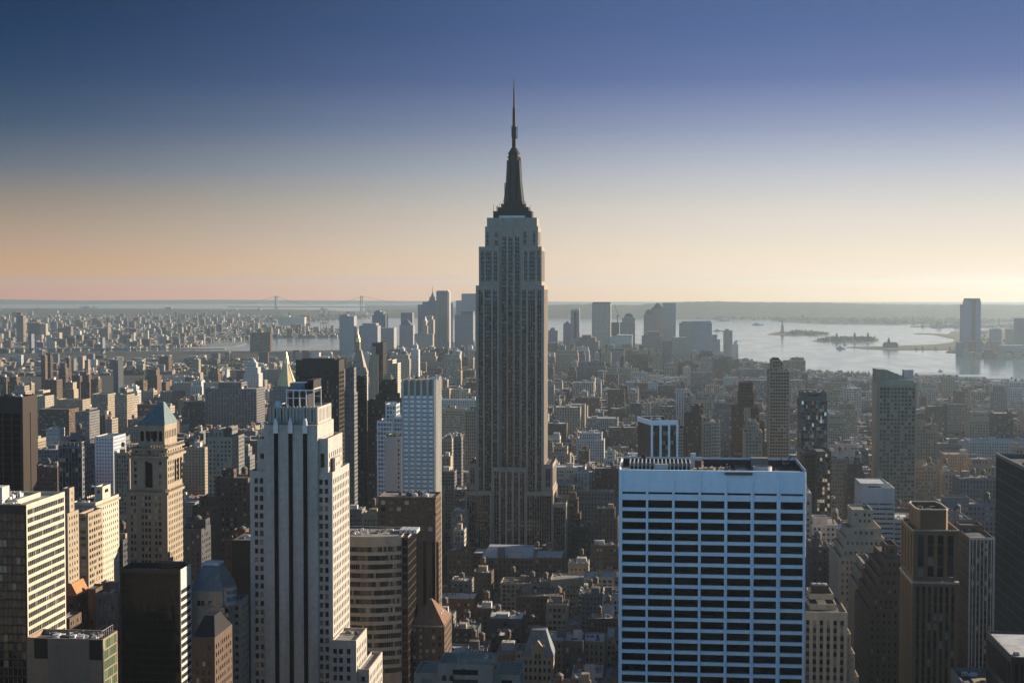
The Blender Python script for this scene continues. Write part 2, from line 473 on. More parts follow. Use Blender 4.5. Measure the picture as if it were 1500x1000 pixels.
FOOT, LANDMARKS, PBOX = [], [], []     # plan rectangles taken, phrases for neighbours' labels, boxes for the visibility count
class B:
    def __init__(s, name, label, cat, lm=None, group=None):
        s.name, s.label, s.cat, s.lm, s.group = name, label, cat, lm, group
        s.M, s.extra, s.bx = {}, [], []
    def m(s, p):
        return s.M.setdefault(p, M())
    def ex(s, part, mat, mesh=None, kind=None):
        q = mesh or M()
        s.extra.append((part, mat, q, kind))
        return q
    def tier(s, x0, x1, y0, y1, z0, z1, st=None, par=1.0, roof=True, **kw):
        st = dict(st or {}); st.update(kw)
        s.bx.append((x0, x1, y0, y1, z0, z1))
        w, g, r = s.m('wall'), s.m('window'), s.m('roof')
        for side, o, u, Wd in (('N', (x0, y0), (1, 0), x1 - x0), ('W', (x1, y0), (0, 1), y1 - y0),
                               ('S', (x1, y1), (-1, 0), x1 - x0), ('E', (x0, y1), (0, -1), y1 - y0)):
            q = dict(st); q.update(st.get(side, {}))
            if side == 'S' and 'S' not in st: q['blank'] = True
            if q.get('blank') or 'bay' not in q:
                us, zs = [], []
            else:
                us = q['us'] if 'us' in q else cols(Wd, q['bay'], q.get('fr', .5), q.get('mg', .8))
                zs = rows(max(z0 + q.get('zb', .5), q.get('zmin', -1)), z1 - q.get('zt', 1.2), q.get('fh', 3.5), q.get('vf', .55))
            facade(w, g, o, u, Wd, z0, z1, us, zs, q.get('dep', .3), s.m('spandrel') if q.get('strip') else None)
        if roof:
            t = min(.5, (x1 - x0) / 6); zr = z1 - par
            if par > 0:
                a = [(x0, y0), (x1, y0), (x1, y1), (x0, y1)]; b = [(x0 + t, y0 + t), (x1 - t, y0 + t), (x1 - t, y1 - t), (x0 + t, y1 - t)]
                for i in range(4):
                    j = (i + 1) % 4
                    w.faces([(*a[i], z1), (*a[j], z1), (*b[j], z1), (*b[i], z1)])
                    w.faces([(*b[j], zr), (*b[i], zr), (*b[i], z1), (*b[j], z1)])
                r.faces([(*q, zr) for q in b])
            else:
                r.faces([(x0, y0, z1), (x1, y0, z1), (x1, y1, z1), (x0, y1, z1)])
        return s
    def tank(s, x, y, z, r=2.2, h=4.2):
        q = s.ex('water_tank', MT['wood'])
        for a, b in ((-1, -1), (1, -1), (1, 1), (-1, 1)):
            q.box(x + a * r * .6 - .15, x + a * r * .6 + .15, y + b * r * .6 - .15, y + b * r * .6 + .15, z, z + 2.6)
        q.cyl(x, y, r, r * .96, z + 2.6, z + 2.6 + h, 14)
        c = s.ex('tank_cap', MT['slate'])
        c.cyl(x, y, r * 1.08, 0, z + 2.6 + h, z + 2.6 + h + 1.5, 14)
        return s
    def units(s, x0, x1, y0, y1, z, n, mat='steel', big=4.0):
        for _ in range(n):
            a, b, h = rng.uniform(.35, 1) * big, rng.uniform(.35, 1) * big, rng.uniform(.3, .8) * big * .7
            x, y = rng.uniform(x0 + 1, max(x0 + 1.1, x1 - a - 1)), rng.uniform(y0 + 1, max(y0 + 1.1, y1 - b - 1))
            q = s.ex('roof_unit', MT[rng.choice((mat, 'grey', 'steel', 'tar'))])
            q.box(x, x + a, y, y + b, z, z + h)
            if a > 2 and b > 2:
                q.cyl(x + a / 2, y + b / 2, min(a, b) * .36, min(a, b) * .36, z + h, z + h + .5, 12)
            if rng.random() < .35 and x1 - x0 > 8 and y0 < 1300:
                u, v = rng.uniform(x0 + 1, x1 - 1), rng.uniform(y0 + 1, y1 - 1)
                q = s.ex('pipe', MT[rng.choice(('steel', 'tar', 'tan'))])
                if rng.random() < .5: q.bar((x + a / 2, y, z + .45), (x + a / 2, max(y0 + .6, y - rng.uniform(2, 8)), z + .45), .2)
                else: q.bar((x, y + b / 2, z + .45), (max(x0 + .6, x - rng.uniform(2, 9)), y + b / 2, z + .45), .2)
                q = s.ex('vent', MT[rng.choice(('steel', 'grey'))]); q.cyl(u, v, .35, .35, z, z + rng.uniform(.8, 2.2), 8); q.cyl(u, v, .55, .1, z + 2.2, z + 2.6, 8)
        return s
    def done(s, wall='limestone', window='glass', roof='tar', spandrel='alu', nwin=0, **mats):
        b0 = s.bx[0]
        for b in s.bx:
            PBOX.append((*b, None)); FOOT.append(b[:4])
        o = ((min(b[0] for b in s.bx) + max(b[1] for b in s.bx)) / 2, (min(b[2] for b in s.bx) + max(b[3] for b in s.bx)) / 2, min(b[4] for b in s.bx))
        root = bpy.data.objects.new(s.name, None)
        root.location = o; root['_o'] = list(o)
        C.objects.link(root)
        tag(root, s.label, s.cat, s.group)
        mats = dict(mats, wall=wall, roof=roof, spandrel=spandrel)
        for p, q in s.M.items():
            if q.empty(): continue
            if p == 'window':
                windows(q, MT[window], root, nwin)
            else:
                if p == 'roof':
                    for v, k_, a_ in zip(q.v, q.k, q.a):
                        M().faces(v.reshape(len(k_), -1, 3), a_).build('roof', MT[roof], root)
                else:
                    q.build(p, MT[mats.get(p, wall)], root)
        for part, mat, q, kind in s.extra:
            if not q.empty():
                q.build(part, mat if not isinstance(mat, str) else MT[mat], root, kind=kind)
        if s.lm:
            P = [proj((x, y, z)) for b in s.bx for x in b[:2] for y in b[2:4] for z in b[5:]]
            LANDMARKS.append((s.lm, min(p[0] for p in P), max(p[0] for p in P), min(p[1] for p in P), o[1]))
        return root
def windows(q, mat, root, nwin):
    if nwin:
        V = np.concatenate(q.v).reshape(-1, 4, 3); A = np.concatenate(q.a)
        c = V.mean(1)
        D = (c - np.array((0, 0, EYE))) @ ROT
        px, py = 750 - D[:, 0] / D[:, 2] * FPX, 500 + D[:, 1] / D[:, 2] * FPX
        nn = np.cross(V[:, 1] - V[:, 0], V[:, 3] - V[:, 0])
        view = np.array((0, 0, EYE)) - c
        size = (nn * view).sum(1) / np.linalg.norm(view, axis=1) ** 3
        ok = (px > 0) & (px < 1500) & (py > 0) & (py < 985)
        order = np.argsort(-np.where(ok, size, -1))[:nwin]
        keep = np.zeros(len(V), bool)
        for i in order:
            if size[i] > 0 and ok[i]:
                M().faces(V[i], A[i]).build('window', mat, root)
                keep[i] = True
        if (~keep).any():
            M().faces(V[~keep], A[~keep]).build('windows', mat, root, kind='stuff')
    else:
        q.build('windows', mat, root, kind='stuff')
def split_side(b, axis, val, part):      # the wall faces lying in one plane become a part with a look of its own
    keep, off = M(), M()
    for v, kk, a in zip(b.M['wall'].v, b.M['wall'].k, b.M['wall'].a):
        nq = v.reshape(len(kk), -1, 3)
        on = (np.abs(nq[:, :, axis] - val).max(1) < .02)
        if on.any(): off.faces(nq[on], a[on])
        if (~on).any(): keep.faces(nq[~on], a[~on])
    b.M['wall'] = keep; b.M[part] = off
def placeL(a, b, c, ytop, Y, dmin=12, dmax=70):      # front a..b, its west side b..c
    x0, x1 = X(a, Y, ytop), X(b, Y, ytop)
    d = ray(c, ytop); y1 = x1 * d[1] / d[0]
    y1 = Y + min(dmax, max(dmin, y1 - Y))
    return x0, x1, Y, y1, Z(ytop, Y, b)
def placeR(a, b, c, ytop, Y, dmin=12, dmax=70):      # its east side a..b, front b..c
    x0, x1 = X(b, Y, ytop), X(c, Y, ytop)
    d = ray(a, ytop); y1 = x0 * d[1] / d[0]
    y1 = Y + min(dmax, max(dmin, y1 - Y))
    return x0, x1, Y, y1, Z(ytop, Y, b)
# ------------------------------------------------------------------ the land and the water
def water_mat():
    m = bpy.data.materials.new('harbour_water'); m.use_nodes = True
    t = m.node_tree; b = t.nodes['Principled BSDF']
    b.inputs['Base Color'].default_value = (0.09, 0.14, 0.165, 1)
    b.inputs['Roughness'].default_value = 0.22
    g = N(t, 'ShaderNodeNewGeometry')
    mp = N(t, 'ShaderNodeVectorMath', operation='MULTIPLY'); mp.inputs[1].default_value = (0.012, 0.004, 0.01)
    t.links.new(g.outputs['Position'], mp.inputs[0])
    n = N(t, 'ShaderNodeTexNoise'); n.inputs['Scale'].default_value = 1.0; n.inputs['Detail'].default_value = 6
    t.links.new(mp.outputs[0], n.inputs['Vector'])
    r = N(t, 'ShaderNodeMapRange'); r.inputs['To Min'].default_value = .06; r.inputs['To Max'].default_value = .22
    t.links.new(n.outputs['Fac'], r.inputs['Value']); t.links.new(r.outputs['Result'], b.inputs['Roughness'])
    bp = N(t, 'ShaderNodeBump'); bp.inputs['Strength'].default_value = .12; bp.inputs['Distance'].default_value = 1.0
    n2 = N(t, 'ShaderNodeTexNoise'); n2.inputs['Scale'].default_value = .05; n2.inputs['Detail'].default_value = 4
    t.links.new(g.outputs['Position'], n2.inputs['Vector'])
    t.links.new(n2.outputs['Fac'], bp.inputs['Height']); t.links.new(bp.outputs[0], b.inputs['Normal'])
    return m
MT['water'] = water_mat()
MT['asphalt'] = stone('asphalt', (0.05, 0.05, 0.053), var=.3)
MT['paving'] = stone('paving', (0.19, 0.185, 0.18), var=.25)
MT['land'] = stone('mixed_ground', (0.11, 0.105, 0.085), var=.5, fine=.01)
MT['grassland'] = stone('park_ground', (0.085, 0.085, 0.055), var=.4, fine=.01)
MT['hill'] = stone('wooded_hill', (0.055, 0.065, 0.045), var=.5, fine=.01)
MT['paint'] = stone('road_paint', (0.7, 0.68, 0.6), var=.1)
MT['woods'] = stone('tree_foliage', (0.065, 0.075, 0.035), var=.5, fine=.2)
w = M().faces([(-42000, -1500, 0), (42000, -1500, 0), (42000, 30000, 0), (-42000, 30000, 0)])
w.build('water', MT['water'], kind='structure')
def land(name, pix, mat, z=1.5, extra=()):
    pts = [G(*p) for p in pix] + list(extra)
    if sum(pts[i][0] * pts[(i + 1) % len(pts)][1] - pts[(i + 1) % len(pts)][0] * pts[i][1] for i in range(len(pts))) < 0:
        pts.reverse()
    return M().prism(pts, -1, z).build(name, MT[mat], kind='structure')
SHORE_M = [(1800, 580), (1500, 561.5), (1420, 558), (1345, 553), (1290, 551), (1225, 548.5), (1180, 544), (1130, 535), (1086, 527), (1064, 516),
           (1000, 508), (900, 502), (800, 499), (700, 500), (600, 505), (500, 513), (396, 514.6), (262, 514.2), (0, 518), (-350, 525)]
land('manhattan_ground', SHORE_M, 'asphalt', 1.5, [(-900, -400), (900, -400)])
BK = [(-400, 525), (0, 517), (190, 513), (262, 510), (290, 507.5), (296, 501), (345, 498), (366, 496), (400, 494.6), (496, 494), (500, 484), (440, 481.5), (384, 478), (386, 472.8),
      (440, 471.6), (543, 466.5), (541, 463), (480, 457.5), (400, 457), (250, 456.6), (0, 456.6), (-400, 456.6)]
land('brooklyn_ground', BK, 'land')
land('harbour_pier', [(262, 511.6), (345, 507.4), (362, 503), (355, 502.4), (300, 506.3), (262, 509.3)], 'paving')
SI = [(534, 456), (545, 459), (620, 461), (760, 462), (870, 462.5), (1000, 467), (1130, 468.5), (1136, 471), (1200, 474.8), (1320, 476.2), (1345, 473.5), (1800, 474), (1800, 446), (534, 446)]
land('staten_island_ground', SI, 'hill')
land('far_shore', [(-400, 446.5), (400, 445), (560, 445), (560, 441), (-400, 441)], 'hill')
land('liberty_island', [(1124, 490), (1150, 491.5), (1200, 491.5), (1217, 490.5), (1200, 487), (1160, 485.5), (1135, 487)], 'grassland')
land('ellis_island', [(1190, 499.5), (1215, 501.2), (1270, 501.5), (1287, 500.5), (1286, 496), (1240, 494), (1210, 495)], 'grassland')
land('jersey_ground', [(1800, 532), (1500, 525), (1450, 522.5), (1425, 519), (1385, 516.5), (1388, 514.5), (1405, 512.5), (1300, 512.5), (1270, 511), (1240, 508.6), (1262, 508), (1300, 507.3), (1370, 504.5),
                        (1395, 501.5), (1399, 497), (1370, 490.5), (1338, 489), (1345, 488), (1390, 489.5), (1392, 486), (1420, 484), (1500, 481), (1800, 478)], 'grassland')
land('jersey_marsh', [(1332, 479), (1420, 480), (1560, 481), (1800, 481), (1800, 475), (1380, 475), (1335, 477.5)], 'hill')
def ridge(name, pts, D, front, back, step=8, seed=1):
    r2 = random.Random(seed)
    xs = np.arange(pts[0][0], pts[-1][0] + 1, step)
    cr = np.interp(xs, [p[0] for p in pts], [p[1] for p in pts])
    prof = [(0, 0), (.25, .35), (.5, .72), (.75, .93), (1, 1), (1.3, .8), (1.8, 0)]
    q = M(); grid = []
    jit = [r2.uniform(.97, 1.03) for _ in xs]
    for i, (a, c) in enumerate(zip(xs, cr)):
        top = max(6, Z(c, D, a)) * jit[i]
        line = []
        for f, h in prof:
            Y = front + (D - front) * f if f <= 1 else D + (back - D) * (f - 1) / .8
            line.append((X(a, Y, 446), Y, 1 + top * h * (r2.uniform(.93, 1.04) if 0 < h < 1 else 1)))
        grid.append(line)
    for i in range(len(grid) - 1):
        for j in range(len(prof) - 1):
            q.faces([grid[i][j], grid[i + 1][j], grid[i + 1][j + 1], grid[i][j + 1]])
    return q.build(name, MT['hill'], kind='structure', smooth=True)
ridge('far_hills', [(-420, 439), (0, 438.5), (120, 440), (300, 439), (480, 440), (640, 441), (800, 442), (1000, 444), (1200, 445), (1500, 445), (1900, 445)], 27500, 25500, 29800, 8, 1)
ridge('staten_island_hills', [(560, 455), (700, 450), (780, 447), (850, 445.5), (930, 447), (965, 444), (1000, 442), (1050, 441.5), (1120, 443), (1200, 443.2), (1290, 445.5), (1500, 446.5), (1900, 446.5)], 14200, 12600, 18500, 7, 2)
ridge('bay_ridge_hill', [(-400, 451.5), (150, 452), (300, 452.5), (400, 453), (480, 454.5), (540, 460.5)], 15000, 13200, 16600, 8, 3)
# the street grid: blocks of pavement with a kerb, avenues down the view, streets across
AVE = [-1180, -905, -700, -545, -395, -245, -110 + 0, 165, 440, 715, 990, 1265]
AVE = [X(662, 1300) + d for d in (-1010, -735, -560, -405, -250, -125)] + [X(662, 1300), X(662, 1300) + 282, X(662, 1300) + 560, X(662, 1300) + 838, X(662, 1300) + 1116, X(662, 1300) + 1394]
BLOCKS = []
for i in range(len(AVE) - 1):
    for k in range(0, 62):
        y0 = 170 + 80 * k
        BLOCKS.append((AVE[i] + 13, AVE[i + 1] - 13, y0 + 9, y0 + 71))
def on_land(x, y):
    px, py = proj((x, y, 0))
    xs, ys = zip(*sorted(SHORE_M))
    return py > np.interp(px, xs, ys) + .6
pv = M()
for b in BLOCKS:
    if on_land(b[0], b[3]) and on_land(b[1], b[3]):
        pv.box(b[0], b[1], b[2], b[3], 1.4, 1.64)
pv.build('pavement', MT['paving'], kind='structure')
mk = M()
for a in AVE:
    for lane in (-6.4, -3.2, 0, 3.2, 6.4):
        for y in range(700, 2600, 12):
            mk.faces([(a + lane - .08, y, 1.504), (a + lane + .08, y, 1.504), (a + lane + .08, y + 4, 1.504), (a + lane - .08, y + 4, 1.504)])
mk.build('road_markings', MT['paint'], kind='structure')

# ------------------------------------------------------------------ the tall spired tower in the middle
def spired_tower():
    b = B('spired_skyscraper', 'tallest tower in the middle, grey stone with tapering dark mast and needle antenna', 'skyscraper', 'spired tower')
    Y0 = 1275.0
    x = lambda p, y=500: X(p, Y0, y)
    z = lambda p: Z(p, Y0, 749)
    def us(px0, groups):                       # window columns given in photo pixels from the left edge px0
        k = Y0 / FPX * 1.0
        return [((a - px0) * k, (c - px0) * k) for a, c in groups]
    tri = lambda a, c, n: [(a + (c - a) * (i + .06) / n, a + (c - a) * (i + .94) / n) for i in range(n)]
    wing_l = tri(701, 707.5, 2) + tri(710, 719.8, 3) + tri(722.3, 728.8, 2)
    mid = tri(734, 740.6, 2) + tri(743.5, 750.2, 2) + tri(753.3, 760, 2)
    wing_r = tri(764.4, 770.5, 2) + tri(773.6, 783.8, 3) + tri(787, 793.2, 2)
    FH = 3.62
    st = dict(bay=2.6, fh=FH, vf=.58, dep=.5, strip=True, zt=3.0, zb=.3)
    D1, D2, D3 = Y0 - 6, Y0, Y0 + 7            # front planes: low shoulders, wings, middle bay
    yb = Y0 + 44
    side = dict(bay=2.9, fr=.55, strip=True)
    # lower blocks
    for a, c, yt, g in ((663, 683, 744, tri(666, 681, 5)), (810, 830, 735, tri(812, 828, 5))):
        b.tier(x(a), x(c), Y0 - 3, yb + 4, 0, z(yt), dict(st, N=dict(us=us(a, g)), W=side, E=side))
    for a, c, g in ((683, 721, tri(685, 719, 10)), (771, 811, tri(773, 809, 10))):
        b.tier(x(a), x(c), D1, yb + 8, 0, z(718), dict(st, N=dict(us=us(a, g)), W=side, E=side))
    b.tier(x(721), x(771), D1 + 4, Y0 + 3, 0, z(684), dict(st, N=dict(us=us(721, tri(724, 731, 2) + mid + tri(762.5, 769, 2)))), roof=True)
    for a, c, g in ((686.5, 697, tri(689, 695.6, 2)), (797, 810, tri(799.5, 807, 2))):
        b.tier(x(a), x(c), Y0 - 1, yb + 3, z(718), z(679), dict(st, N=dict(us=us(a, g)), W=side, E=side))
    # the shaft: two wings and a recessed middle bay
    b.tier(x(697), x(731), D2, yb, 0, z(418), dict(st, N=dict(us=us(697, wing_l)), W=dict(blank=True), E=side))
    b.tier(x(763), x(797), D2, yb, 0, z(418), dict(st, N=dict(us=us(763, wing_r)), W=side, E=dict(blank=True)))
    b.tier(x(731), x(763), D3, yb - 3, 0, z(337), dict(st, zt=4.5, N=dict(us=us(731, mid)), W=dict(blank=True), E=dict(blank=True)))
    b.tier(x(701), x(731.0), D2 + 2.5, yb - 5, z(418), z(361), dict(st, N=dict(us=us(701, tri(704, 709, 2) + tri(711, 720, 3) + tri(723, 728.5, 2))), E=side, W=dict(blank=True)))
    b.tier(x(763.0), x(793), D2 + 2.5, yb - 5, z(418), z(361), dict(st, N=dict(us=us(763, tri(767, 772, 2) + tri(775, 784, 3) + tri(786.5, 791, 2))), W=side, E=dict(blank=True)))
    b.tier(x(709), x(787), D3 + 1.2, yb - 8, z(361.5), z(331), dict(st, zt=4, fh=4.6, vf=.66, N=dict(us=us(709, tri(711, 714.5, 1) + tri(723, 728, 1) + mid + tri(766, 771, 1) + tri(780, 784, 1))), W=side, E=side))
    b.tier(x(711.5), x(785), D3 + 3, yb - 10, z(331), z(318), dict(bay=9, fr=.22, fh=7, vf=.35, dep=.4, zt=1.5, zb=.2))
    # winged ornaments over the three grooves of the middle bay
    for p in (737.3, 746.9, 756.7):
        o = b.ex('winged_ornament', MT['greystone'])
        for k, (h0, h1, wd) in enumerate(((346, 341, 3.6), (341, 337, 2.6), (337, 334.5, 1.3))):
            o.box(x(p - wd / 2), x(p + wd / 2), D3 - .5 + k * .1, D3 - .004, z(h0), z(h1))
    # observatory and stepped crown
    g = b.ex('observation_glass', MT['steel'])
    g.box(x(729), x(767), D3 + 6, yb - 12, z(318.2), z(314.8))
    cr = b.ex('stepped_crown', MT['crownmetal'])
    cr.box(x(720), x(777), D3 + 6.5, yb - 12.5, z(314.8), z(308))
    cr.box(x(720) + .01, x(729), D3 + 6.6, yb - 12.6, z(318.2), z(314.8)); cr.box(x(767), x(777) - .01, D3 + 6.6, yb - 12.6, z(318.2), z(314.8))
    cr.box(x(726), x(771.5), D3 + 9, yb - 15, z(308), z(302)); cr.box(x(731), x(767), D3 + 11, yb - 17, z(302), z(297))
    cx, cy = x(749.3), (D3 + yb) / 2 - 2
    k = Y0 / FPX
    mast = b.ex('mast', MT['crownmetal'])
    mast.prism([(cx - 14 * k, cy - 12 * k), (cx + 13.5 * k, cy - 12 * k), (cx + 13.5 * k, cy + 12 * k), (cx - 14 * k, cy + 12 * k)], z(297), z(294))
    mast.cyl(cx, cy, 9.6 * k, 7.4 * k, z(294), z(226), 20)
    but = b.ex('mast_buttress', MT['mast'])
    for a in range(4):                         # winged buttresses at the corners
        t = math.pi / 4 + a * math.pi / 2
        ux, uy = math.cos(t), math.sin(t)
        vx, vy = -uy * .9 * k, ux * .9 * k
        for s0, s1, ya, yc in ((19.5, 15.0, 294, 262), (15.0, 13.2, 262, 232)):
            a0 = [(cx + ux * s0 * k + vx, cy + uy * s0 * k + vy), (cx + ux * 3 * k + vx, cy + uy * 3 * k + vy), (cx + ux * 3 * k - vx, cy + uy * 3 * k - vy), (cx + ux * s0 * k - vx, cy + uy * s0 * k - vy)]
            a1 = [(cx + ux * s1 * k + vx, cy + uy * s1 * k + vy), a0[1], a0[2], (cx + ux * s1 * k - vx, cy + uy * s1 * k - vy)]
            but.prism(a0, z(ya), z(yc), a1)
    strip = b.ex('mast_window', MT['blackglass'])
    strip.box(cx - 3.2 * k, cx + 3.2 * k, cy - 10.1 * k, cy - 6 * k, z(294), z(228)); strip.box(cx + 6 * k, cx + 10.1 * k, cy - 3.2 * k, cy + 3.2 * k, z(294), z(228))
    cap = b.ex('mast_cap', MT['crownmetal'])
    for r0, r1, ya, yc in ((9.9, 9.9, 234, 232), (9.9, 9.9, 228, 226), (8.6, 8.8, 232, 228), (8.6, 8.0, 226, 222), (9.4, 8.2, 222, 219), (7.6, 4.2, 219, 213)):
        cap.cyl(cx, cy, r0 * k, r1 * k, z(ya), z(yc), 20)
    an = b.ex('antenna', MT['crownmetal'])
    for r0, r1, ya, yc in ((3.2, 2.9, 213, 181), (2.5, 2.1, 181, 153), (1.5, 1.2, 153, 124), (.9, .3, 124, 109)):
        an.cyl(cx, cy, r0 * k, r1 * k, z(ya), z(yc), 8)
    for py in range(155, 182, 4):
        an.cyl(cx, cy, 2.8 * k, 2.8 * k, z(py + .8), z(py), 8)
    for py in range(184, 212, 5):
        an.cyl(cx, cy, 3.6 * k, 3.6 * k, z(py + 1), z(py), 8)
    pa = b.ex('antenna_panel', MT['mast'])
    pa.box(cx + 4.2 * k, cx + 5.3 * k, cy - 1, cy + 1, z(199), z(181)); pa.box(cx + 2 * k, cx + 4.3 * k, cy - .3, cy + .3, z(198), z(197)); pa.box(cx + 2 * k, cx + 4.3 * k, cy - .3, cy + .3, z(184), z(183))
    pa.box(cx - 3.9 * k, cx - 3.1 * k, cy - 1, cy + 1, z(197), z(180))
    pa.box(cx - 13.2 * k, cx - 12.4 * k, cy - 8, cy - 7, z(282), z(266)); pa.box(cx - 12.4 * k, cx - 9 * k, cy - 8, cy - 7.4, z(281), z(280)); pa.box(cx - 12.4 * k, cx - 8.5 * k, cy - 8, cy - 7.4, z(268), z(267))
    for i in range(26):                        # thin aerials round the crown
        p = rng.choice([rng.uniform(719, 736), rng.uniform(762, 778)])
        base = 308 if 720 < p < 777 else 318
        base = 302 if 727 < p < 770 else base
        hh = rng.uniform(3, 11)
        q = b.ex('aerial', MT['alu'])
        q.bar((x(p), D3 + rng.uniform(8, 12), z(base) - 1), (x(p), D3 + 8, z(base - hh)), .22, 4)
    for py in (248, 256, 240, 270, 235):
        for sgn in (-1, 1):
            q = b.ex('aerial', MT['alu']); q.bar((cx + sgn * 7 * k, cy, z(py)), (cx + sgn * 11 * k, cy, z(py - 2)), .25, 4)
    b.units(x(703), x(729), D2 + 4, D2 + 8, z(361) - 1, 3, big=2.5)
    b.done('limestone', 'towerglass', 'tar', 'spandrel', nwin=100)
spired_tower()

# ------------------------------------------------------------------ the pale slab tower with three dark stripes
def striped_tower():
    b = B('stone_skyscraper', 'pale stone tower with three long black window stripes and fluted crown', 'skyscraper', 'black-striped stone tower')
    Y0 = 640.0; k = Y0 / FPX
    x = lambda p, y=700: X(p, Y0, y)
    z = lambda p: Z(p, Y0, 430)
    u = lambda p0, L: [((a - p0) * k, (c - p0) * k) for a, c in L]
    st = dict(bay=3.4, fr=.42, fh=4.03, vf=.6, dep=.35, zt=2.5, zmin=40)
    mid_end = Y0 + 36
    b.tier(x(388), x(466), Y0 - 1.0, mid_end - 4, 0, z(622), dict(st, strip=True, zt=3.6, N=dict(fh=400, us=[], blank=True), W=dict(blank=True), E=dict(blank=True)), par=.01)
    # replace the plain middle front by grooves
    b.m('wall')
    ws = b.ex('dark_stripe', MT['dullblack'])
    for a, c in ((402.0, 409.4), (423.1, 430.5), (444.4, 451.8)):
        ws.box(x(a), x(c), Y0 - 1.06, Y0 - 1.02, 30, z(634))
        for s_ in (a, c):
            q = b.ex('stripe_jamb', MT['palestone']); q.box(x(s_) - .16, x(s_) + .16, Y0 - 1.3, Y0 - .98, 30, z(631))
        o = b.ex('stone_finial', MT['steel'])
        m_ = (a + c) / 2
        for ya, yc, wd in ((634, 622, 7), (622, 616, 5.4), (616, 612.5, 3.2)):
            o.box(x(m_ - wd / 2), x(m_ + wd / 2), Y0 - 1.9, Y0 - .2, z(ya), z(yc))
    for i in range(1, 4):                      # shallow joints of the blank stone
        pass
    b.tier(x(393), x(464), Y0 + 3, mid_end - 6, z(622) - .1, z(597), dict(bay=2.9, fr=.3, fh=6.4, vf=.86, dep=.45, zt=.6, zb=.2, mg=1.0), window=None)
    for i in range(15):
        p = 394.5 + i * 4.86
        q = b.ex('fluted_pilaster', MT['palestone']); q.box(x(p) - .3, x(p) + .3, Y0 + 2.4, Y0 + 3.1, z(621), z(595.5))
    b.tier(x(376), x(388), Y0 + 1, mid_end - 5, 0, z(643), dict(st, zt=6, fh=4.03, N=dict(us=u(376, [(380.6, 387)]), strip=True, zmin=z(688))))
    b.tier(x(466), x(480), Y0 + 1, mid_end - 5, 0, z(642), dict(st, zt=6, N=dict(us=u(466, [(469, 475)]), strip=True, zmin=z(688)), W=dict(bay=4, fr=.35)))
    b.tier(x(366), x(388), Y0, mid_end, 0, z(690), dict(st, N=dict(us=u(366, [(373, 378.2), (381.2, 386.4)]))))
    b.tier(x(466), x(487), Y0, mid_end, 0, z(691), dict(st, N=dict(us=u(466, [(467.4, 472.8), (476, 481.2)])), W=dict(bay=3.3, fr=.45)))
    b.tier(x(483), x(486.8), Y0 + 6, Y0 + 18, z(691) - .5, z(672), dict(bay=3, fr=.3, fh=3, zt=1.5))
    # annexes on the west side
    b.tier(x(488), x(523.5), Y0 - 4, Y0 + 20, 0, z(932), dict(st, zt=3.2, N=dict(us=u(488, [(490, 495.5), (498.6, 504.5), (510.3, 516)])), W=dict(bay=4, fr=.4)))
    b.tier(x(523.6), x(541), Y0 - 2, Y0 + 30, 0, z(975), dict(st, bay=3.5))
    # roof works
    f = b.ex('roof_frame', MT['steel'])
    zt_, zb_ = z(574), z(597)
    xs = [x(p) for p in (414, 424, 433, 443, 454)]
    for yy in (Y0 + 8, Y0 + 22):
        for q in xs: f.box(q - .25, q + .25, yy - .25, yy + .25, zb_ - 1, zt_)
        f.box(xs[0], xs[-1], yy - .3, yy + .3, zt_, zt_ + .6); f.box(xs[0], xs[-1], yy - .2, yy + .2, (zt_ + zb_) / 2, (zt_ + zb_) / 2 + .35)
    for q in (xs[0], xs[-1]): f.box(q - .3, q + .3, Y0 + 7.7, Y0 + 22.3, zt_ + .6, zt_ + 1.1)
    p_ = b.ex('penthouse', MT['bronze']); p_.box(x(415.5), x(444), Y0 + 10, Y0 + 21, zb_ - 1, z(577))
    p_ = b.ex('cooling_tower', MT['bluewall']); p_.box(x(417), x(439), Y0 + 10.5, Y0 + 20, z(577), z(563))
    p_ = b.ex('mechanical_frame', MT['bronze'])
    for q in (444, 448, 452): p_.box(x(q), x(q + 1), Y0 + 9, Y0 + 24, z(577), z(560))
    p_.box(x(443), x(453.5), Y0 + 8.8, Y0 + 24.2, z(560), z(558))
    p_ = b.ex('antenna_dish', MT['steel']); p_.cyl(x(400), Y0 + 10, 2.2, 1.2, z(597) - .5, z(590), 12)
    b.units(x(394), x(412), Y0 + 6, Y0 + 20, z(597) - 1, 5, big=3)
    b.units(x(492), x(520), Y0, Y0 + 16, z(932) - 1, 2, big=3)
    b.done('palestone', 'towerglass', 'gravel', 'black', nwin=100)
striped_tower()

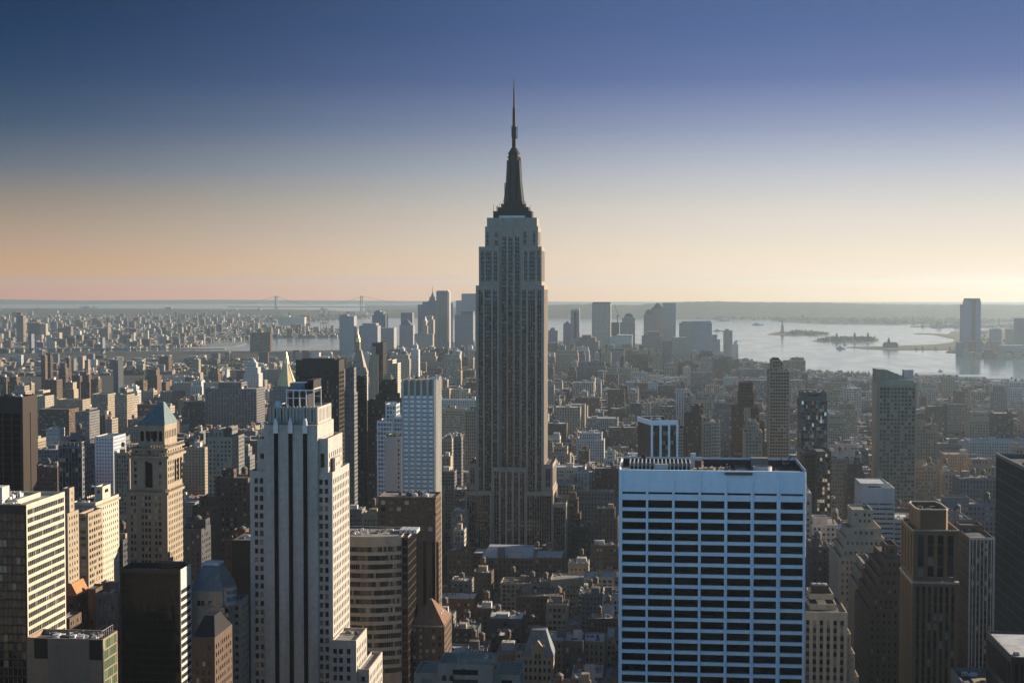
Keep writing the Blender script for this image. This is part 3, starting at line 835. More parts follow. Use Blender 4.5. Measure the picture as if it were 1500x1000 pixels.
# ------------------------------------------------------------------ the blue-white banded slab on the right
def banded_slab():
    b = B('banded_office_slab', 'white slab with black ribbon windows in seven bays, roof works on top', 'office building', 'white banded slab')
    Y0 = 540.0; k = Y0 / FPX
    x = lambda p, y=700: X(p, Y0, y)
    z = lambda p: Z(p, Y0, 1040)
    x0, x1 = x(906.5), x(1181)
    y1 = Y0 + 37
    FH = 16.15 * k
    pier = [910, 948, 986.4, 1024.8, 1063, 1101.4, 1139.6, 1178.3]
    us = [((a + 1.5 - 906.5) * k, (c - 1.5 - 906.5) * k) for a, c in zip(pier, pier[1:])]
    us[0] = ((911.3 - 906.5) * k, us[0][1])
    zt = EYE - 0 - (733.6 - 424) * k
    zz = [(z(744.6) - i * FH, z(733.4) - i * FH) for i in range(44)]
    zz = sorted([q for q in zz if q[0] > 3] + [(z(724.6), z(721.4))])
    w_, g_, r_ = b.m('wall'), b.m('window'), b.m('roof')
    zr = z(689)
    facade(w_, g_, (x0, Y0), (1, 0), x1 - x0, 0, zr, us, zz, .9)
    facade(w_, g_, (x1, Y0), (0, 1), y1 - Y0, 0, zr, cols(y1 - Y0, 6, .8), zz, .5)
    facade(w_, g_, (x0, y1), (0, -1), y1 - Y0, 0, zr, [], [])
    facade(w_, g_, (x1, y1), (-1, 0), x1 - x0, 0, zr, [], [])
    b.bx.append((x0, x1, Y0, y1, 0, zr))
    for p in pier:
        q = b.ex('pier', MT['skylit_travertine']); q.box(x(p) - .42, x(p) + .42, Y0 - .55, Y0 + .02, 0, zr - .4)
    # roof well behind the parapet
    t = .9
    a = [(x0, Y0), (x1, Y0), (x1, y1), (x0, y1)]; c = [(x0 + t, Y0 + t), (x1 - t, Y0 + t), (x1 - t, y1 - t), (x0 + t, y1 - t)]
    for i in range(4):
        j = (i + 1) % 4
        w_.faces([(*a[i], zr), (*a[j], zr), (*c[j], zr), (*c[i], zr)])
        b.m('parapet').faces([(*c[j], zr - 3), (*c[i], zr - 3), (*c[i], zr), (*c[j], zr)])
    r_.faces([(*q, zr - 3) for q in c])
    s = b.ex('parapet_rail', MT['steel']); s.box(x0, x1, y1 - .5, y1 - .2, zr + .02, zr + .7); s.box(x0 + .05, x0 + .35, Y0 + .1, y1 - .6, zr + .02, zr + .6); s.box(x1 - .35, x1 - .05, Y0 + .1, y1 - .6, zr + .02, zr + .6)
    zb = zr - 3
    n = 15                                     # long cooling tower of upright ribs
    bx0, bx1 = x0 + 4, x0 + 27
    q = b.ex('cooling_tower', MT['bronze']); q.box(bx0, bx1, Y0 + 10, Y0 + 24, zb, zb + 3.2)
    q = b.ex('cooling_tower_ribs', MT['steel'])
    for i in range(n + 1):
        xx = bx0 + (bx1 - bx0) * i / n
        q.box(xx - .22, xx + .22, Y0 + 9.6, Y0 + 9.98, zb, zb + 4.4); q.box(xx - .22, xx + .22, Y0 + 9.98, Y0 + 24.4, zb + 3.22, zb + 4.4)
    q = b.ex('roof_hood', MT['bronze']); q.pyramid(x0 + 7, x0 + 11, Y0 + 27, Y0 + 31, zb, zb + 5.5, .6, .6)
    q = b.ex('roof_hatch', MT['steel']); q.box(x0 + 13.5, x0 + 18.5, Y0 + 8, Y0 + 9.5, zb + 2.4, zb + 4.2)
    q = b.ex('vent_box', MT['steel']); q.box(x0 + 27.5, x0 + 29.5, Y0 + 30, Y0 + 32, zb, zb + 6)
    for i in range(4):
        q = b.ex('duct', MT['tan']); q.box(x0 + 28 + i * 2.1, x0 + 29.3 + i * 2.1, Y0 + 8 + i, Y0 + 12 + i, zb, zb + 2.6)
    q = b.ex('vent_stack', MT['brown']); q.cyl(x0 + 30.5, Y0 + 22, 1.5, 1.5, zb, zb + 4.2, 14)
    q = b.ex('vent_stack', MT['steel']); q.box(x0 + 29.3, x0 + 31.7, Y0 + 22.8, Y0 + 23.5, zb + 4.2, zb + 5.4)
    q = b.ex('roof_deck', MT['tan']); q.box(x0 + 33, x0 + 43.5, Y0 + 4, Y0 + 33, zb, zb + .5)
    for i in range(3):
        q = b.ex('pipe', MT['tar']); q.bar((x0 + 33 + i * 4, Y0 + 5, zb + .9), (x0 + 36 + i * 3.4, Y0 + 32, zb + .9), .18)
    q = b.ex('machine_pit', MT['black']); q.box(x0 + 44.5, x0 + 49, Y0 + 8, Y0 + 33, zb, zb + 1.3)
    q = b.ex('fan_housing', MT['steel']); q.cyl(x0 + 54.5, Y0 + 16, 3.6, 3.6, zb, zb + 2.9, 24)
    q = b.ex('fan', MT['black']); q.cyl(x0 + 54.5, Y0 + 16, 3.0, 3.0, zb + 2.9, zb + 2.96, 24)
    q = b.ex('lift_house', MT['grey']); q.box(x0 + 51, x0 + 57.5, Y0 + 27, Y0 + 33, zb, zb + 4.6)
    q = b.ex('machine_pit', MT['black']); q.box(x0 + 60, x0 + 67, Y0 + 6, Y0 + 32, zb, zb + .9)
    q = b.ex('window_crane', MT['bronze'])
    cx = x0 + 64.5
    q.box(cx - 1.3, cx + 1.3, Y0 + 28, Y0 + 31, zb, zb + 2.6); q.bar((cx, Y0 + 29, zb + 2.4), (cx + 1.6, Y0 + 24, zb + 6.2), .25); q.bar((cx - 1, Y0 + 29, zb + 2), (cx - 2.2, Y0 + 25, zb + 5), .2)
    q = b.ex('window_cleaning_rig', MT['tar']); q.box(x(1061), x(1102), Y0 - 1.3, Y0 - .56, z(694.5), z(690.5))
    b.units(x0 + 19, x0 + 27, Y0 + 26, Y0 + 33, zb, 3, big=3); b.units(x0 + 31, x0 + 50, Y0 + 2, Y0 + 30, zb + .5, 9, big=1.5); b.units(x0 + 50, x0 + 68, Y0 + 2, Y0 + 12, zb, 6, big=2)
    b.done('skylit_travertine', 'inkglass', 'gravel', nwin=100, parapet='bronze')
banded_slab()
# ------------------------------------------------------------------ the near towers, left to right
def near_left():
    # office with cream bands, sunlit on its west side
    b = B('office_building', 'dark glass office at left edge with sunlit cream bands along its west side', 'office building', 'cream-banded office')
    x0, x1, y0, y1, z = placeL(-60, 38.5, 95, 739, 500, 30, 40)
    F = 13.3 * 500 / FPX
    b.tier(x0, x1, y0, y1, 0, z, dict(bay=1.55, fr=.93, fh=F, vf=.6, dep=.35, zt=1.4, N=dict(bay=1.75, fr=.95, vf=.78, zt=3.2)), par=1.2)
    b.tier(x0 + 6, x1 - 7, y0 + 8, y1 - 6, z - 1.2, z + .6, dict(bay=99))
    q = b.ex('lift_house', MT['white']); q.box(x0 + 6, X(1.5, y0 + 5), y0 + 5, y0 + 11, z - 1.2, z + 5.5)
    b.units(x0 + 10, x1 - 2, y0 + 1, y0 + 8, z - 1.2, 8, big=2.2); b.units(x0 + 8, x1 - 9, y0 + 9, y1 - 8, z + .1, 7, big=2.6)
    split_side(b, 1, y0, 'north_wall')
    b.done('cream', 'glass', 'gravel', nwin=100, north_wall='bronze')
    # brown black-windowed slab behind it
    b = B('office_tower', 'dark brown slab with broad piers rising behind the cream-banded office', 'office building', 'dark brown left slab')
    x0, x1, y0, y1, z = placeL(-40, 33, 43, 581, 800, 20, 40)
    b.tier(x0, x1, y0, y1, 0, z, dict(bay=5.6, fr=.80, fh=3.7, vf=.8, dep=.6, zt=9.5, strip=True, mg=1.0, W=dict(bay=60, fr=.05)), par=1.5)
    b.units(x0 + 3, x1 - 2, y0 + 3, y1 - 3, z - 1.5, 9, big=4)
    b.done('bronze', 'blackglass', 'tar', 'black', nwin=0)
    # dark grid office with pale west side
    b = B('office_building', 'office with dark mullioned north front and pale gridded west side under open roof frame', 'office building', 'pale-gridded office')
    x0, x1, y0, y1, z = placeL(85, 120, 139, 648, 1050, 20, 60)
    b.tier(x0, x1, y0, y1, 0, z - 3, dict(bay=2.9, fr=.62, fh=3.7, vf=.66, dep=.35, N=dict(bay=2.4, fr=.8, strip=True, vf=.75)), par=.6)
    q = b.ex('roof_frame', MT['buff'])
    for i in range(9):
        yy = y0 + (y1 - y0) * i / 8
        q.box(x1 - .5, x1 - .1, yy - .2, yy + .2, z - 3, z)
    for i in range(7):
        xx = x0 + (x1 - x0) * i / 6
        q.box(xx - .2 if i else xx, xx + .2, y0 + .1, y0 + .5, z - 3, z)
    q.box(x0, x1, y0, y0 + .6, z, z + .6); q.box(x1 - .6, x1, y0 + .6, y1, z, z + .6)
    b.tier(x0 + 2, x1 - 5, y0 + 10, y1 - 4, z - 3.6, z + 3, dict(bay=99))
    b.tier(x0 + 4, x1 - 8, y0 + 14, y1 - 10, z + 3 - 1, z + 6, dict(bay=99))
    b.tank((x0 + x1) / 2, y0 + 18, z + 5, 2)
    b.done('grey', 'warmglass', 'tar', 'bronze')
    # white sunlit apartment block with stepped shadow
    b = B('apartment_block', 'tall cream block with rows of small windows, bright sunlit west side stepped by shadow', 'apartment building', 'cream sunlit block')
    x0, x1, y0, y1, z = placeL(104, 140, 174, 736, 770, 24, 60)
    b.tier(x0, x1, y0, y1, 0, z, dict(bay=3.0, fr=.36, fh=3.5, vf=.48, dep=.3, zt=3))
    q = b.ex('cornice', MT['buff']); q.box(x0 - .9, x1 + .9, y0 - .9, y0 - .003, z - 2.8, z - 1.6); q.box(x1 + .003, x1 + .9, y0, y1 + .4, z - 2.8, z - 1.6)
    b.tier(x0 + 8, x1 - 1.5, y0 + 14, y0 + 26, z - 1, z + 7, dict(bay=99))
    b.tank(x0 + 4, y0 + 20, z - 1); b.units(x0 + 1, x1 - 2, y0 + 1, y0 + 12, z - 1, 4, 'tan', 3)
    b.done('cream', 'warmglass', 'tar')
    b = B('apartment_block', 'narrow brown and cream blocks squeezed between cream-banded office and cream sunlit block', 'apartment building', 'narrow brown block')
    x0, x1, y0, y1, z = placeL(86, 99, 104, 752, 700, 14, 40)
    b.tier(x0, x1, y0, y1, 0, z, dict(bay=3, fr=.4, fh=3.4, vf=.5))
    b.tier(x1 + .1, X(117, 730), 726, 746, 0, Z(760, 730), dict(bay=3, fr=.4, fh=3.4, vf=.5))
    b.tier(x0, x1 - 1, y0 + 5, y1 - 3, z - 1, Z(724, 705), dict(bay=4, fr=.3, fh=3.4, vf=.5))
    b.done('tan', 'warmglass')
    # tower with the green copper pyramid
    Y0 = 850.0; k = Y0 / FPX
    b = B('stone_tower', 'ornate tan tower with arched loggias, balconies and a green copper pyramid roof', 'skyscraper', 'copper-pyramid tower')
    x0, x1, y0, y1, z = placeL(186, 245, 270, 722, Y0, 30, 48)
    zz = lambda p: Z(p, Y0, 220)
    st = dict(bay=3.2, fr=.48, fh=3.95, vf=.6, dep=.4, zt=1.0)
    u = lambda L: [((a - 186) * k, (c - 186) * k) for a, c in L]
    pair = u([(191.6, 194.8), (196.6, 200), (208.6, 212), (213.8, 217.6), (219.4, 223), (229.6, 233), (235, 239.5)])
    b.tier(x0, x1, y0, y1, 0, zz(722), dict(st, N=dict(us=pair), W=dict(bay=3.3, fr=.42, mg=1.5)), par=.5)
    W2 = lambda p: X(p, Y0)
    b.tier(W2(189.5), W2(243.5), y0 + 1, y1 - 1, zz(722) - .5, zz(669), dict(st, zt=2, zb=2, N=dict(us=[(2.2, 3.9), (8.2 + .7, 11.0), (11.2, 13.2), (17.9, 19.6)])), par=.5)
    b.tier(W2(190.5), W2(242.5), y0 + 1.8, y1 - 2, zz(669) - .5, zz(657), dict(st, fh=4.4, zt=.6, zb=.2, bay=4.4, fr=.4), par=.4)
    b.tier(W2(199), W2(237.5), y0 + 4, y1 - 5, zz(657) - .4, zz(623), dict(st, zt=3.6, zb=4.6, fh=5.2, vf=.9, bay=3.1, fr=.5), par=.2)
    for ya, yc, out in ((724, 720.5, 1.1), (671, 667.5, 1.6), (659, 656.5, .8)):
        q = b.ex('cornice', MT['tan']); e = out
        lo, hi = (x0, x1) if ya > 700 else (W2(189.5), W2(243.5))
        q.box(lo - e, hi + e, y0 - e + .4, y0 + .9, zz(ya), zz(yc)); q.box(hi, hi + e, y0 + .95, y1, zz(ya), zz(yc)); q.box(lo - e, lo, y0 + .95, y1, zz(ya), zz(yc))
    # tall arched opening of the north front, three on the west
    q = b.ex('arched_window', MT['blackglass'])
    def arch(q, cx, yy, wd, za, zc, west=False):
        pts = [(-wd / 2, za), (wd / 2, za)] + [(wd / 2 * math.cos(t), zc - wd / 2 + wd / 2 * math.sin(t)) for t in np.linspace(0, math.pi, 9)]
        if west: q.faces([(yy, cx + a, c) for a, c in pts])
        else: q.faces([(cx + a, yy, c) for a, c in pts])
    arch(q, W2(216.5), y0 + .95, 4.6, zz(714), zz(677))
    for i in range(3):
        arch(b.ex('arched_window', MT['blackglass']), y0 + 16 + i * 5, W2(243.5) + .05, 3.2, zz(708), zz(676), True)
    for i in range(4):
        arch(b.ex('arched_window', MT['blackglass']), W2(204.5 + i * 9), y0 + 3.94, 2.2, zz(647), zz(632))
    for ya in (722, 669, 657):                 # balconies with balusters
        q = b.ex('balcony', MT['buff'])
        for i in range(14):
            xx = x0 + 1 + (x1 - x0 - 2) * i / 13
            q.box(xx - .3, xx + .3, y0 - .5, y0 + .1, zz(ya) + .8, zz(ya) + 2.0)
        q.box(x0, x1, y0 - .55, y0 + .15, zz(ya) + 2.0, zz(ya) + 2.4)
        for i in range(12):
            yy = y0 + 2 + (y1 - y0 - 4) * i / 11
            q.box(x1 - .1, x1 + .5, yy - .3, yy + .3, zz(ya) + .8, zz(ya) + 2.0)
        q.box(x1 - .12, x1 + .52, y0 + 1, y1 - 1, zz(ya) + 2.0, zz(ya) + 2.4)
    q = b.ex('pyramid_roof', MT['copper']); zc = zz(623)
    xa, xb, ya, yc = W2(198), W2(238.5), y0 + 3.2, y1 - 4.2
    xm = (xa + xb) / 2 + 1.5
    q.prism([(xa, ya), (xb, ya), (xb, yc), (xa, yc)], zc, zz(592), [(xm - 1.3, ya + 15), (xm + 1.3, ya + 15), (xm + 1.3, yc - 7), (xm - 1.3, yc - 7)])
    b.done('tan', 'warmglass', 'tar', nwin=100)
    # black slab in front of it
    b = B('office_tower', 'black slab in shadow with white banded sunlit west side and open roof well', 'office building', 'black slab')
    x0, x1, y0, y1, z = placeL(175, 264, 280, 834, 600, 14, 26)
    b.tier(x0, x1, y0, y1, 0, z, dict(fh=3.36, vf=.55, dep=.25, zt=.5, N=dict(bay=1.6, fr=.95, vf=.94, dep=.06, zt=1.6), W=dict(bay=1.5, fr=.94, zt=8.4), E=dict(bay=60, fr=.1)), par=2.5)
    q = b.ex('corner_post', MT['white']); q.box(x1 - .1, x1 + .3, y0 - .3, y0, 0, z + .05)
    q = b.ex('roof_house', MT['bronze']); q.box(x0 + 15, x1 - 2.5, y0 + 8, y1 - 1.5, z - 2.5, z + 1.2)
    b.units(x0 + 2, x1 - 3, y0 + 2, y0 + 7, z - 2.5, 6, big=2.4)
    # the north front is black metal, the west side has white spandrels
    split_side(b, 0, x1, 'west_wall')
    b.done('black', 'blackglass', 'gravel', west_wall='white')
    # low grey metal box with green glass side
    b = B('office_building', 'grey metal-clad box with green glass west side and cluttered roof, bottom left', 'office building', 'grey metal box')
    x0, x1, y0, y1, z = placeL(39, 151, 172, 936, 480, 12, 22)
    b.tier(x0, x1, y0, y1, 0, z, dict(W=dict(bay=2.0, fr=.93, fh=3.6, vf=.86, dep=.15, zt=.5)), par=1.6)
    for a, c in ((46, 66), (127, 146)):
        q = b.ex('louvre_panel', MT['black']); q.box(X(a, 480), X(c, 480), y0 - .12, y0 - .02, Z(982, 480), z - .3)
    q = b.ex('glass_corner', MT['greenglass']); q.box(X(145.6, 480), x1 - .05, y0 - .16, y0 - .03, 0, z - .3)
    for i in range(40):
        xx = X(66, 480) + (X(127, 480) - X(66, 480)) * i / 39
        q = b.ex('cladding_rib', MT['tan']); q.box(xx - .06, xx + .06, y0 - .12, y0 - .001, 60, z - .2)
    q = b.ex('roof_railing', MT['steel'])
    for i in range(6): q.bar((x1 - .8, y0 + 1 + i * 2, z), (x1 - .8, y0 + 1 + i * 2, z + 2.6), .07, 4)
    q.bar((x1 - .8, y0 + 1, z + 2.6), (x1 - .8, y0 + 11, z + 2.6), .07, 4)
    b.units(x0 + 4, x1 - 2, y0 + 2, y1 - 2, z - 1.6, 22, big=3)
    b.done('warmgrey', 'greenglass', 'tar', nwin=40)
    # postmodern block with hipped blue-grey roof
    b = B('office_building', 'grey stone block with rounded bay, hipped blue-grey metal roof and flat top', 'office building', 'hipped-roof block')
    x0, x1, y0, y1, z = placeL(276, 329, 344, 866, 620, 22, 34)
    k = 620 / FPX
    st = dict(bay=3.4, fr=.5, fh=3.5, vf=.5, dep=.4, zt=2)
    xs = X(322, 620)
    b.tier(x0, xs, y0 + 2, y1, 0, z, dict(st, zt=4, zmin=Z(912, 620), N=dict(bay=1.6, fr=.9, mg=3.2, vf=.62, fh=3.9), W=dict(bay=2.5, fr=.8)), par=.5)
    b.tier(X(318, 620), x1, y0, y1 - 2, 0, Z(899, 620), dict(st, N=dict(bay=2.2, fr=.5, mg=1.3, us=[(1.6, 2.9), (3.1, 4.4)][:2]), zt=1.6), par=.5)
    b.tier(x1, X(352, 630), y0 + 10, y1, 0, Z(887, 630), dict(st), par=.5)
    q = b.ex('rounded_bay', MT['greystone'])
    q.cyl(xs, y0 + 8, 4.6, 4.6, Z(899, 620), Z(872, 620), 20)
    q = b.ex('bay_window', MT['bluewall']); q.cyl(xs, y0 + 8, 4.7, 4.7, Z(893, 620), Z(886, 620), 20, False); q.cyl(xs, y0 + 8, 4.7, 4.7, Z(882, 620), Z(877, 620), 20, False)
    q = b.ex('hipped_roof', MT['slate']); q.pyramid(x0 - .2, xs + .2, y0 + 1.8, y1 + .2, z - .4, Z(835, 630), 3.6, 3.4)
    q = b.ex('roof_lantern', MT['steel']); cx, cy = (x0 + xs) / 2, (y0 + 2 + y1) / 2
    q.box(cx - 4, cx + 4, cy - 3.8, cy + 3.8, Z(835, 630), Z(832, 630))
    b.done('greystone', 'glass', 'tar', nwin=0)
    # blank dark wall and brick ones by the striped tower
    b = B('office_building', 'plain black-brown party wall standing in shadow beside the black-striped stone tower', 'office building', 'blank dark wall')
    b.tier(X(338, 720), X(368, 720), 720, 745, 0, Z(798, 720), dict(), par=.6)
    b.units(X(338, 720) + 1, X(368, 720) - 1, 722, 742, Z(798, 720) - .6, 3, big=2.5)
    b.done('bronze', 'glass', 'tar')
    b = B('apartment_block', 'brown brick block in shadow with dark pyramid cap, left of the hipped-roof block', 'apartment building', 'dark-capped brick block')
    b.tier(X(279, 560), X(312, 560), 560, 584, 0, Z(944, 560), dict(bay=2.8, fr=.5, fh=3.4, vf=.55, zt=2.4), par=.4)
    q = b.ex('pyramid_roof', MT['black']); q.pyramid(X(279, 560), X(312, 560), 560.2, 583.8, Z(944, 560) - .3, Z(918, 560), 2, 4)
    b.done('brown', 'warmglass')
    for (a, c, yt, Y, colr, lab) in ((281, 314, 742, 900, 'brown', 'dark brown brick block with sunlit edge between the copper-pyramid and striped towers'),
                                     (304, 345, 640, 1120, 'beige', 'beige block with roof house and bright west strip behind the copper-pyramid tower'),
                                     (315, 368, 700, 960, 'brown', 'wide brown brick block in shade touching the striped tower on its left'),
                                     (270, 300, 775, 820, 'dark grey', 'slate-dark block at the foot of the copper-pyramid tower'),
                                     (330, 366, 790, 860, 'red brick', 'red-brown brick block with blue-white windows beside the striped tower')):
        b = B('apartment_block', lab, 'apartment building', None)
        x0, x1, y0, y1, z = placeL(a, c - 5, c, yt, Y, 18, 30)
        b.tier(x0, x1, y0, y1, 0, z, dict(bay=3.0, fr=.45, fh=3.5, vf=.5, zt=2.5))
        b.tier(x0 + 3, x0 + 11, y0 + 6, y0 + 14, z - 1, z + 5, dict(bay=4, fr=.3, fh=4))
        b.tank(x1 - 5, y0 + 9, z - 1); b.units(x0 + 1, x1 - 1, y0 + 1, y1 - 2, z - 1, 3, 'tan', 3)
        b.done(colr, 'warmglass')
near_left()

def near_mid():
    # curved office with ribbon windows
    b = B('office_building', 'curved office with grey-beige bands and ribbon windows, bronze glass west side', 'office building', 'curved office')
    Y0 = 700.0
    x0, x1 = X(480, Y0, 785), X(585, Y0, 785)
    z = Z(786, Y0, 540)
    n = 18; xa = np.linspace(x0, x1, n + 1)
    sag = [Y0 + 5.5 * (abs((a - x0) / (x1 - x0) - .5) * 2) ** 2.0 * (1 if a > (x0 + x1) / 2 else .25) for a in xa]
    F = 13.1 * Y0 / FPX
    w_, g_ = b.m('wall'), b.m('window')
    for i in range(n):
        p, q = np.array((xa[i], sag[i])), np.array((xa[i + 1], sag[i + 1]))
        L = float(np.linalg.norm(q - p))
        facade(w_, g_, p, (q - p) / L, L, 0, z, [(.02, L * .49), (L * .51, L - .02)], rows(60, z - 4.2, F, .58), .3)
    yb = Y0 + 30
    xe = X(590, Y0, 790); xw = X(612, Y0 + 10, 790)
    b.bx.append((x0, xe, Y0 + 4, yb, 0, z))
    w_.faces([(x1, sag[-1], 0), (x1, Y0 + 14, 0), (x1, Y0 + 14, z), (x1, sag[-1], z)])
    b.m('roof').faces([(a, s, z - .8) for a, s in zip(xa, sag)] + [(x1, yb, z - .8), (x0, yb, z - .8)])
    w_.faces([(x1, yb, 0), (x0, yb, 0), (x0, yb, z), (x1, yb, z)])
    for (pa, pb) in zip(list(zip(xa, sag))[:-1], list(zip(xa, sag))[1:]):
        w_.faces([(*pa, z), (*pb, z), (pb[0], pb[1] + .6, z), (pa[0], pa[1] + .6, z)])
        w_.faces([(pb[0], pb[1] + .6, z - .8), (pa[0], pa[1] + .6, z - .8), (pa[0], pa[1] + .6, z), (pb[0], pb[1] + .6, z)])
    k = b.ex('bronze_wing', MT['bronze'])
    kw, kg = M(), M()
    xw0, xw1 = x1 + .02, X(598, Y0 + 6, 790)
    facade(kw, kg, (xw0, Y0 + 6), (1, 0), xw1 - xw0, 0, z - 1, cols(xw1 - xw0, 2, .88, .3), rows(40, z - 1.5, F, .75), .12)
    facade(kw, kg, (xw1, Y0 + 6), (0, 1), yb - Y0 - 6, 0, z - 1, cols(yb - Y0 - 6, 1.7, .82, .3), rows(40, z - 1.5, F, .85), .2)
    kw.faces([(xw0, Y0 + 6, z - 1), (xw1, Y0 + 6, z - 1), (xw1, yb, z - 1), (xw0, yb, z - 1)])
    b.extra[-1] = ('bronze_wing', MT['bronze'], kw, None)
    b.extra.append(('bronze_wing_windows', MT['blackglass'], kg, 'stuff'))
    b.bx.append((xw0, xw1, Y0 + 6, yb, 0, z - 1))
    q = b.ex('parapet_rail', MT['steel']); q.box(xw1 - .3, xw1 + .1, Y0 + 6, yb, z - .98, z - .4); q.box(x0, xw1, yb, yb + .3, z - .5, z + .2)
    for i in range(4):
        q = b.ex('roof_unit', MT['steel']); q.box(x1 - 3 + i * 2.4, x1 - 1.2 + i * 2.4, Y0 + 16, Y0 + 26, z - .8, z + 1.1)
    b.units(x0 + 2, x1 - 6, Y0 + 8, yb - 2, z - .8, 16, big=2)
    b.done('greystone', 'glass', 'gravel', nwin=100)
    # pink-brown stone block behind
    b = B('office_building', 'brown stone block with vertical piers and sunlit corner below the white lattice tower', 'office building', 'brown stone block')
    x0, x1, y0, y1, z = placeL(561, 638, 646, 728, 800, 22, 40)
    st = dict(bay=4.3, fr=.56, fh=3.7, vf=.62, dep=.5, zt=2)
    b.tier(x0 - 3, x1, y0, y1, 0, z, dict(st, zt=1.5, N=dict(zmin=Z(790, 800), bay=4.3), W=dict(bay=3.2, fr=.4)), par=.8)
    q = b.ex('cornice', MT['brown']); q.box(x0 - 3.6, x1 + .6, y0 - .7, y0 - .003, z - .9, z - .1); q.box(x0 - 3.3, x1 + .3, y0 - .4, y0 - .003, Z(756, 800), Z(752, 800))
    g = b.ex('tall_groove', MT['blackglass'])
    for i in range(6):
        xx = x0 + 3 + i * 5.2
        g.box(xx - .9, xx + .9, y0 - .06, y0 - .02, 0, Z(795, 800))
        q = b.ex('pier', MT['brown']); q.box(xx + 1.4, xx + 2.9, y0 - .5, y0 - .003, 0, Z(795, 800))
    b.units(x0, x1 - 3, y0 + 4, y1 - 4, z - .8, 10, big=4)
    b.done('brown', 'warmglass', 'gravel', 'alu')
    # white lattice tower
    b = B('office_tower', 'slim white lattice tower with sky-blue windows and tall brown screen at its top', 'office building', 'white lattice tower')
    Y0 = 960.0; k = Y0 / FPX
    x0, x1, y0, y1, z = placeL(588, 637.5, 645.5, 578, Y0, 24, 44)
    zz = lambda p: Z(p, Y0, 612)
    b.tier(x0, x1, y0, y1, 0, zz(578), dict(fh=6.6 * k, vf=.66, dep=.5, zt=0.2, bay=8.9 * k, fr=.72, W=dict(bay=2.6, fr=.55, vf=.6)), par=.5)
    q = b.ex('roof_screen', MT['tan']); q.box(x0 + .6, x1 - .6, y0 + .8, y1 - 1, zz(578), zz(556))
    n_ = 6
    for i in range(n_):
        xx = x0 + .9 + (x1 - x0 - 1.8) * i / (n_ - 1)
        q = b.ex('column', MT['white']); q.box(xx - .75, xx + .75, y0 - .7, y0 - .004, 0, zz(555 + (i % 2)))
    for i in range(8):
        yy = y0 + 1 + (y1 - y0 - 2) * i / 7
        q = b.ex('column', MT['white']); q.box(x1 + .004, x1 + .6, yy - .5, yy + .5, 0, zz(553))
    q = b.ex('crane_arm', MT['steel']); q.box(x1 - 4, x1 + 2.5, y0 + 3, y0 + 4, zz(556), zz(552.5)); q.bar((x1, y0 + 3.5, zz(556)), (x1 + 3, y0 + 3.5, zz(548)), .35)
    b.units(x0 + 2, x1 - 4, y0 + 4, y1 - 4, zz(556), 4, big=3)
    b.done('greystone', 'skyglass', 'tar', nwin=100)
    # plain white wall tower
    b = B('apartment_tower', 'narrow tower with blank white north wall, one window column and planted roof', 'apartment building', 'blank white tower')
    x0, x1, y0, y1, z = X(563, 1000), X(588, 1000), 1000, 1024, Z(641, 1000)
    b.tier(x0, x1, y0, y1, 0, z, dict(bay=3, fr=.4, fh=3.3, vf=.5, N=dict(us=[(9.4, 10.7)])), par=1)
    q = b.ex('roof_planting', MT['woods'])
    for i in range(60):
        a, c = rng.uniform(x0 + .5, x1 - .5), rng.uniform(y0 + .5, y0 + 8)
        q.cyl(a, c, rng.uniform(.2, .9), 0, z - 1, z + rng.uniform(.3, 3), 5)
    b.done('white', 'glass', 'tar')
    # blue glass tower behind it
    b = B('apartment_tower', 'stepped blue glass tower standing behind the blank white tower', 'apartment building', 'blue glass tower')
    st = dict(bay=2.2, fr=.8, fh=3.3, vf=.7, dep=.15)
    b.tier(X(552, 1060), X(575, 1060), 1060, 1084, 0, Z(618, 1060), st); b.tier(X(563, 1060), X(579, 1060), 1064, 1080, 0, Z(594, 1060), st)
    b.tier(X(575, 1060), X(591, 1060), 1062, 1084, 0, Z(612, 1060), st)
    q = b.ex('roof_frame', MT['steel'])
    for p in (563, 569, 574, 578.6): q.box(X(p, 1060), X(p, 1060) + .5, 1064, 1064.5, Z(594, 1060), Z(591, 1060))
    q.box(X(563, 1060), X(579, 1060), 1064, 1064.5, Z(591, 1060), Z(590, 1060))
    b.done('steel', 'bluewall', 'gravel')
    # brick tower with golden pyramid cap
    b = B('apartment_tower', 'stepped brown brick tower with small golden pyramid cap behind the blue glass tower', 'apartment building', 'gold-capped brick tower')
    Y0 = 1250.0
    st = dict(bay=3.0, fr=.45, fh=3.5, vf=.5)
    for a, c, yt, dy in ((538, 584, 588, 0), (549, 577, 580, 3), (553, 574, 565, 5), (556, 572, 558, 7)):
        b.tier(X(a, Y0), X(c, Y0), Y0 + dy, Y0 + 34 - dy, 0 if dy == 0 else Z(589, Y0) - 1, Z(yt, Y0), st)
    q = b.ex('pyramid_roof', MT['gold']); q.pyramid(X(557, Y0), X(571, Y0), Y0 + 8, Y0 + 24, Z(558, Y0) - .9, Z(551, Y0), 2.6, 2.6)
    b.done('brown', 'warmglass')
    # dark bronze slab
    b = B('office_tower', 'wide dark bronze slab with flat black top and pale sunlit west edge', 'office building', 'dark bronze slab')
    x0, x1, y0, y1, z = placeL(433, 496.5, 502.5, 527, 1150, 20, 40)
    b.tier(x0, x1, y0, y1, 0, z, dict(bay=1.9, fr=.66, fh=3.75, vf=.62, dep=.3, zt=9), par=1.2)
    q = b.ex('roof_plant', MT['black']); q.box(x0 + 5, x1 - 5, y0 + 5, y1 - 5, z - 1.2, z + .8)
    b.done('bronze', 'glass', 'tar')
